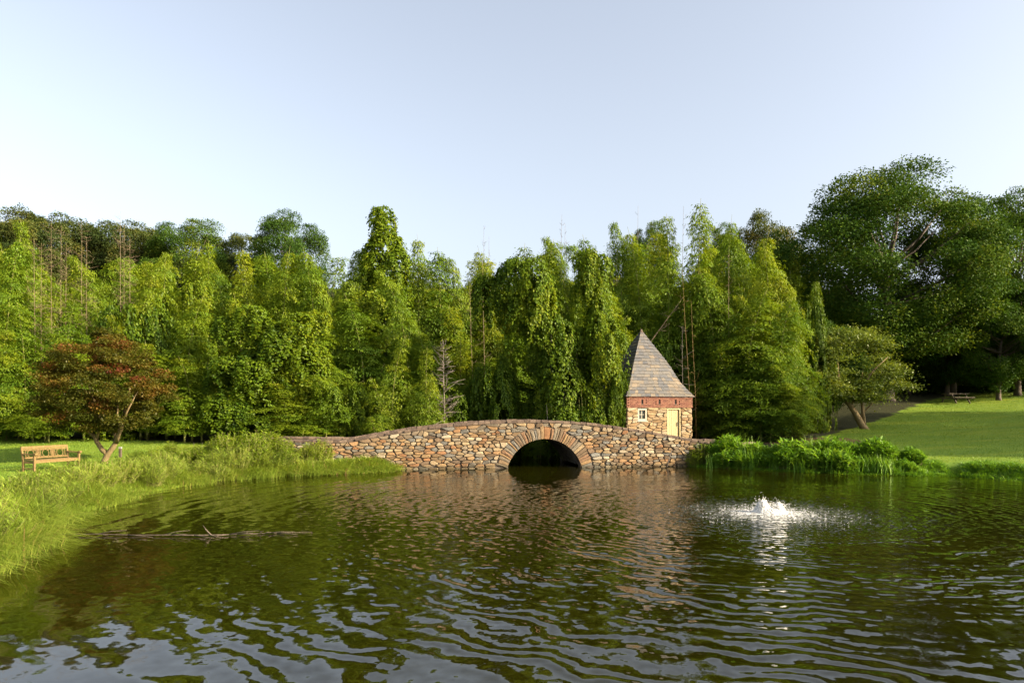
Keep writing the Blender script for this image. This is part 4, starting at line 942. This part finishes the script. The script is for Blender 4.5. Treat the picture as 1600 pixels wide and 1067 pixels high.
RD = [shrub_mesh(420 + i, .75, 1.25, 95, .30, .30, 'reed', 1.1) for i in range(3)]
def shrub(name, pr, X, Y, s, label, cat, group=None):
    e = empty(name, (X, Y, max(gz(X, Y), -.05) - .02), random.uniform(0, 6.28)); e.scale = (s, s, s * random.uniform(.9, 1.12)); tag(e, label, cat, group)
    for nme, mm in zip(('stems', 'foliage'), pr): link(bpy.data.objects.new(nme, mm), e)
for i_, (px, Y, s) in enumerate(((330, 27.6, .9), (355, 27.9, 1.0), (380, 28.2, 1.05), (405, 28.6, 1.1), (428, 28.9, 1.1), (440, 28.4, .9), (395, 27.8, .9), (365, 28.6, .95), (345, 29.2, .95), (300, 27.4, .75), (240, 27.2, .65), (265, 27.8, .7), (215, 27.6, .55), (500, 30.4, .75), (482, 30.2, .7))):
    shrub('leafy_bush', SH[i_ % 3], (px - 800) / F * Y, Y, s, 'leafy yellow green bush on the left bank beside the wall end', 'bush', 'bushes on the left bank')
def iris_mesh(seed, n, hh):
    r = np.random.default_rng(seed); P = np.column_stack([r.normal(0, .30, n), r.normal(0, .30, n), np.zeros(n)]); q, tt = blades(P, hh * r.uniform(.6, 1.1, n), r.uniform(.03, .055, n), r.normal(0, 1, (n, 2)), r.uniform(.10, .55, n), r, .55 + r.normal(0, .16, n), 4)
    m = MB(); m.tube([(0, 0, -.05), (0, 0, .12)], [.10, .06], 6); return m.mesh('stems', M['culm']), quads_mesh('foliage', q, tt, M['reed'])
IR = [iris_mesh(440 + i, 150, 1.35) for i in range(2)]
SW = [shrub_mesh(430 + i, .80, .95, 150, .20, .10, 'grass', .9) for i in range(3)]
_k = 0
for (xa, ya), (xb, yb_), nn in (((-8.6, 10.0), (-9.1, 13.4), 5), ((-10.6, 16.2), (-11.6, 21.2), 7), ((-11.6, 21.2), (-11.2, 25.4), 8), ((-11.2, 25.4), (-8.9, 28.0), 6)):
    for q in np.linspace(.05, .95, nn):
        X = xa + (xb - xa) * q - random.uniform(.25, 1.3); Y = ya + (yb_ - ya) * q + random.uniform(-.2, .5)
        shrub('grass_mound', SW[_k % 3], X, Y, random.uniform(.62, 1.0), 'soft rounded mound of long leaved weeds on the left bank', 'weeds', 'weed mounds along the left bank'); _k += 1
i_ = 0
for px in np.arange(1112, 1440, 12.5):
    for row in (0, 1):
        wl = np.interp(px, [1090, 1230, 1400, 1480], [32.6, 30.25, 28.5, 28.1]); Y = wl + .10 + row * .7 + random.uniform(-.15, .15); p_ = px + random.uniform(-6, 6)
        s = float(np.interp(px, [1100, 1130, 1380, 1440], [.75, 1.0, .92, .62])) * random.uniform(.55, 1.0) * (.8 if row == 0 else 1.0)
        ir = random.random() < .45
        shrub('iris_clump' if ir else 'marsh_plant', IR[i_ % 2] if ir else RD[i_ % 3], (p_ - 800) / F * Y, Y, s, 'upright sword leaved clump among the marsh plants on the right bank' if ir else 'broad leaved green marsh plant on the right bank', 'marsh plant', 'sword leaved clumps along the right bank' if ir else 'broad leaved plants along the right bank'); i_ += 1
for px, Y, s, lb in ((1098, 33.2, .9, 'straggly weed growing against the right end of the bridge'), (1085, 33.0, .6, 'small weed at the foot of the wall by the leaning stick')):
    shrub('weed', SH[0], (px - 800) / F * Y, Y, s, lb, 'weed')
r4 = np.random.default_rng(5)
for i_, px in enumerate((302, 315, 336, 345, 388, 392)):
    Y = 29.6; x = (px - 800) / F * Y; z = gz(x, Y); stem('flower_spike', [(x, Y, z - .02), (x + .02, Y, z + .8), (x + .03, Y, at(px, 689 + r4.uniform(-1, 3), Y).z)], .014, 'slim pale flower spike rising behind the left bank bushes', 'flower', 'grey_wood', group='flower spikes behind the bushes')

# ------------------------------------------------------------------ bench
def bench():
    e = empty('garden_bench', (0, 0, 0)); bl = at(35, 738, 25.0); L = 1.85; a = math.atan2(.96, .29); z = min(gz(bl.x, bl.y), gz(bl.x + .5, bl.y + 1.6)) - .01
    e.location = (bl.x, bl.y, z); e.rotation_euler = (0, 0, a)        # local x along the bench, local -y to its front
    tag(e, 'three seat teak garden bench with circle patterned back on the left lawn', 'bench')
    T_ = M['teak']; D = -.52
    for x in (.03, L - .03):
        m = MB(); m.bar((x, 0, 0), (x, 0, .45), .06, .06); m.bar((x, 0, .43), (x, .09, .90), .06, .055); m.build('back_leg', T_, e)
        m = MB(); m.bar((x, D, 0), (x, D, .64), .065, .065); m.build('front_leg', T_, e)
        m = MB(); m.bar((x, .045, .66), (x, D + .12, .645), .07, .035); m.bar((x, D + .13, .645), (x, D - .06, .665), .075, .04); m.tube([(x - .045, D - .06, .65), (x + .045, D - .06, .65)], .045, 8); m.build('arm', T_, e)
        m = MB(); m.bar((x, -.03, .36), (x, D + .03, .36), .04, .07); m.bar((x, -.03, .14), (x, D + .03, .14), .035, .045); m.build('side_rail', T_, e)
    m = MB(); m.bar((.065, D, .375), (L - .065, D, .375), .035, .08); m.build('front_rail', T_, e)
    for k in range(6):
        m = MB(); y = D + .045 + k * .09; m.box(.065, L - .065, y - .037, y + .037, .418, .438); m.build('seat_slat', T_, e)
    def yb(zz): return .09 * (zz - .43) / .47
    m = MB(); m.bar((.02, yb(.875), .875), (L - .02, yb(.875), .875), .05, .09); m.build('top_rail', T_, e)
    m = MB(); m.bar((.06, yb(.80), .80), (L - .06, yb(.80), .80), .035, .03); m.build('upper_back_rail', T_, e)
    m = MB(); m.bar((.06, yb(.50), .50), (L - .06, yb(.50), .50), .035, .04); m.build('lower_back_rail', T_, e)
    pw = (L - .12) / 3
    for k in range(3):
        x0 = .06 + k * pw; xc = x0 + pw / 2; R = .128; zc = .65
        m = MB(); pts = [(xc + R * math.cos(q), yb(zc + R * math.sin(q)), zc + R * math.sin(q)) for q in np.linspace(0, 6.2832, 25)]; m.tube(pts, .013, 5); m.build('back_ring', T_, e)
        m = MB()
        for sx in (-1, 1):
            for sz in (-1, 1):
                p = (xc + sx * R * .72, yb(zc + sz * R * .72), zc + sz * R * .72); q = (xc + sx * .19, yb(zc + sz * .135), zc + sz * .137); m.bar(p, q, .018, .018)
        m.build('back_brace', T_, e)
        for sx in (-.205, .205):
            m = MB(); m.bar((xc + sx, yb(.52), .52), (xc + sx, yb(.785), .785), .026, .02, up=(1, 0, 0)); m.build('back_slat', T_, e)
        if k < 2:
            for dx in (-.035, 0, .035):
                m = MB(); m.bar((x0 + pw + dx, yb(.52), .52), (x0 + pw + dx, yb(.785), .785), .02, .02, up=(1, 0, 0)); m.build('back_slat', T_, e)
bench()
p = at(188, 717, 31.5); z = gz(p.x, p.y); e = empty('path_post', (p.x, p.y, z)); tag(e, 'short dark post with pale top beside the forked tree', 'post')
m = MB(); m.box(-.05, .05, -.05, .05, -.05, .40); m.build('post', M['bark'], e); m = MB(); m.box(-.055, .055, -.055, .055, .402, .48); m.build('post_cap', M['white_cap'], e)

# picnic table in the shade at the top of the lawn
p = at(1493, 612, 55); z = gz(p.x, p.y); e = empty('picnic_table', (p.x, p.y, z), .25); tag(e, 'dark wooden picnic table in the shade beneath the trees', 'picnic table')
for k in range(5):
    m = MB(); m.box(-.95, .95, -.36 + k * .15, -.22 + k * .15, .72, .76); m.build('top_board', M['bark'], e)
for y in (-.75, .62):
    m = MB(); m.box(-.95, .95, y - .12, y + .12, .42, .46); m.build('bench_board', M['bark'], e)
for x in (-.65, .65):
    m = MB(); m.bar((x, -.25, .70), (x, -.7, -.02), .05, .09); m.bar((x, .25, .70), (x, .7, -.02), .05, .09); m.bar((x + .06, -.8, .38), (x + .06, .75, .38), .04, .09); m.build('leg', M['bark'], e)

# ------------------------------------------------------------------ fallen branch lying in the water
r5 = np.random.default_rng(9); Y0 = 14.35
pts = [Vector(((px - 800) / F * Y, Y, z)) for px, Y, z in ((84, 14.3, .03), (150, 14.35, .035), (210, 14.3, .02), (265, 14.25, .03), (300, 14.2, .035), (330, 14.25, .03), (370, 14.4, .02), (430, 14.6, .015), (488, 14.75, .01))]
e = empty('fallen_branch', pts[0]); tag(e, 'long bare twiggy branch lying half sunk in the pond', 'branch')
q = [p - pts[0] for p in pts]; m = MB(); m.tube(q, [.006, .008, .010, .012, .013, .012, .009, .006, .003], 6); m.build('stem', M['bark'], e, True)
b = q[5]; m = MB(); m.tube([b, b + Vector((-.10, 0, .10)), b + Vector((-.16, 0, .19))], [.016, .012, .005], 5)
for _ in range(16):
    f = r5.uniform(1, 7.5); i = int(f); p = q[i].lerp(q[i+1], f - i); d = Vector((r5.uniform(-.3, .6), r5.uniform(-.35, .1), r5.uniform(.0, .10))); m.tube([p, p + d * .6, p + d + Vector((.1, 0, -.02))], [.009, .007, .003], 4)
m.build('twigs', M['bark'], e, True)['kind'] = 'stuff'

# ------------------------------------------------------------------ fountain
r6 = np.random.default_rng(15); fe = empty('bubbling_fountain', (FX, FY, 0)); fe.scale = (.95, .95, .82); tag(fe, 'white bubbling fountain foaming on the pond surface', 'fountain')
import bmesh
bmi = bmesh.new(); bmesh.ops.create_icosphere(bmi, subdivisions=1, radius=1); IV = np.array([v.co[:] for v in bmi.verts]); IF = [[v.index for v in f.verts] for f in bmi.faces]; bmi.free()
def blobs(name, C, R, mat, parent, sm=True):
    n, k = len(C), len(IV); jit = 1 + r6.normal(0, .14, (n, k, 1)); V = (C[:, None] + IV[None] * R[:, None, None] * jit).reshape(-1, 3); Fi = (np.array(IF)[None] + (np.arange(n) * k)[:, None, None]).reshape(-1, 3)
    me = bpy.data.meshes.new(name); me.vertices.add(len(V)); me.vertices.foreach_set('co', V.astype(np.float32).ravel()); me.loops.add(Fi.size); me.loops.foreach_set('vertex_index', Fi.astype(np.int32).ravel())
    me.polygons.add(len(Fi)); me.polygons.foreach_set('loop_start', np.arange(0, Fi.size, 3, dtype=np.int32)); me.polygons.foreach_set('use_smooth', np.full(len(Fi), sm)); me.materials.append(mat); me.update(calc_edges=True)
    return link(bpy.data.objects.new(name, me), parent)
C, R = [], []
for cxx, hh, rw, n in ((-.20, .35, .21, 2200), (.21, .27, .18, 1500), (0, .15, .40, 1200), (-.36, .14, .12, 300)):
    a = r6.uniform(0, 6.28, n); q = r6.uniform(0, 1, n) ** .5; z = hh * (1 - q ** 2.2) * r6.uniform(.35, 1.06, n); C.append(np.stack([cxx + rw * q * np.cos(a), rw * q * np.sin(a), z + .01], 1)); R.append(r6.uniform(.007, .026, n))
for _ in range(14):
    a = r6.uniform(0, 6.28); cxx = r6.choice([-.22, .24]); k = 9; t = np.linspace(0, 1, k); C.append(np.stack([cxx + math.cos(a) * (.1 + .22 * t), math.sin(a) * (.1 + .22 * t), .20 + .24 * t * r6.uniform(.5, 1) - .12 * t ** 2], 1)); R.append(.014 * (1 - .75 * t))
n = 900; a = r6.uniform(0, 6.28, n); e_ = r6.uniform(.1, 1.5, n); k_ = r6.random(n) < .58; q = 1 + r6.exponential(.16, n)
C.append(np.stack([np.where(k_, -.20, .21) + np.where(k_, .20, .17) * q * np.cos(e_) * np.cos(a), .19 * q * np.cos(e_) * np.sin(a), np.where(k_, .34, .26) * q * np.sin(e_)], 1)); R.append(r6.uniform(.003, .010, n))
o = blobs('water_plume', np.concatenate(C), np.concatenate(R), M['foam'], fe); o['kind'] = 'stuff'
n = 220; a = r6.uniform(0, 6.28, n); q = .4 + r6.exponential(.35, n); o = blobs('droplets', np.stack([q * np.cos(a), q * np.sin(a), r6.exponential(.05, n) + .01], 1), r6.uniform(.003, .008, n), M['foam'], fe); o['kind'] = 'stuff'
n = 2300; a = r6.uniform(0, 6.28, n); q = np.abs(r6.normal(0, 1, n)) * .75 + .18; q[1700:] = r6.uniform(.3, 2.4, n - 1700)
keep = vnoise(np.stack([q * np.cos(a), q * np.sin(a), 0 * a], 1), 2.2, 8) > np.interp(q, [0, .6, 1.5, 3.4], [-2, -.6, .0, .45]); a, q = a[keep], q[keep]; n = len(a)
sz = r6.uniform(.006, .024, n) * np.interp(q, [0, 1, 3.4], [1.5, .9, .55]); mb = MB()
for x, y, s_, an in zip(q * np.cos(a), q * np.sin(a), sz, r6.uniform(0, 6.28, n)):
    k = 6; rr_ = s_ * r6.uniform(.5, 1.3, k); ang = an + np.arange(k) * 6.2832 / k; pts = [(x + rr_[i] * math.cos(ang[i]) * 1.5, y + rr_[i] * math.sin(ang[i]), .006) for i in range(k)]
    mb.poly(pts + [(x, y, .006 + s_ * .2)], [(i, (i + 1) % k, k) for i in range(k)], .5)
o = mb.build('foam_flecks', M['foam'], fe); o['kind'] = 'stuff'
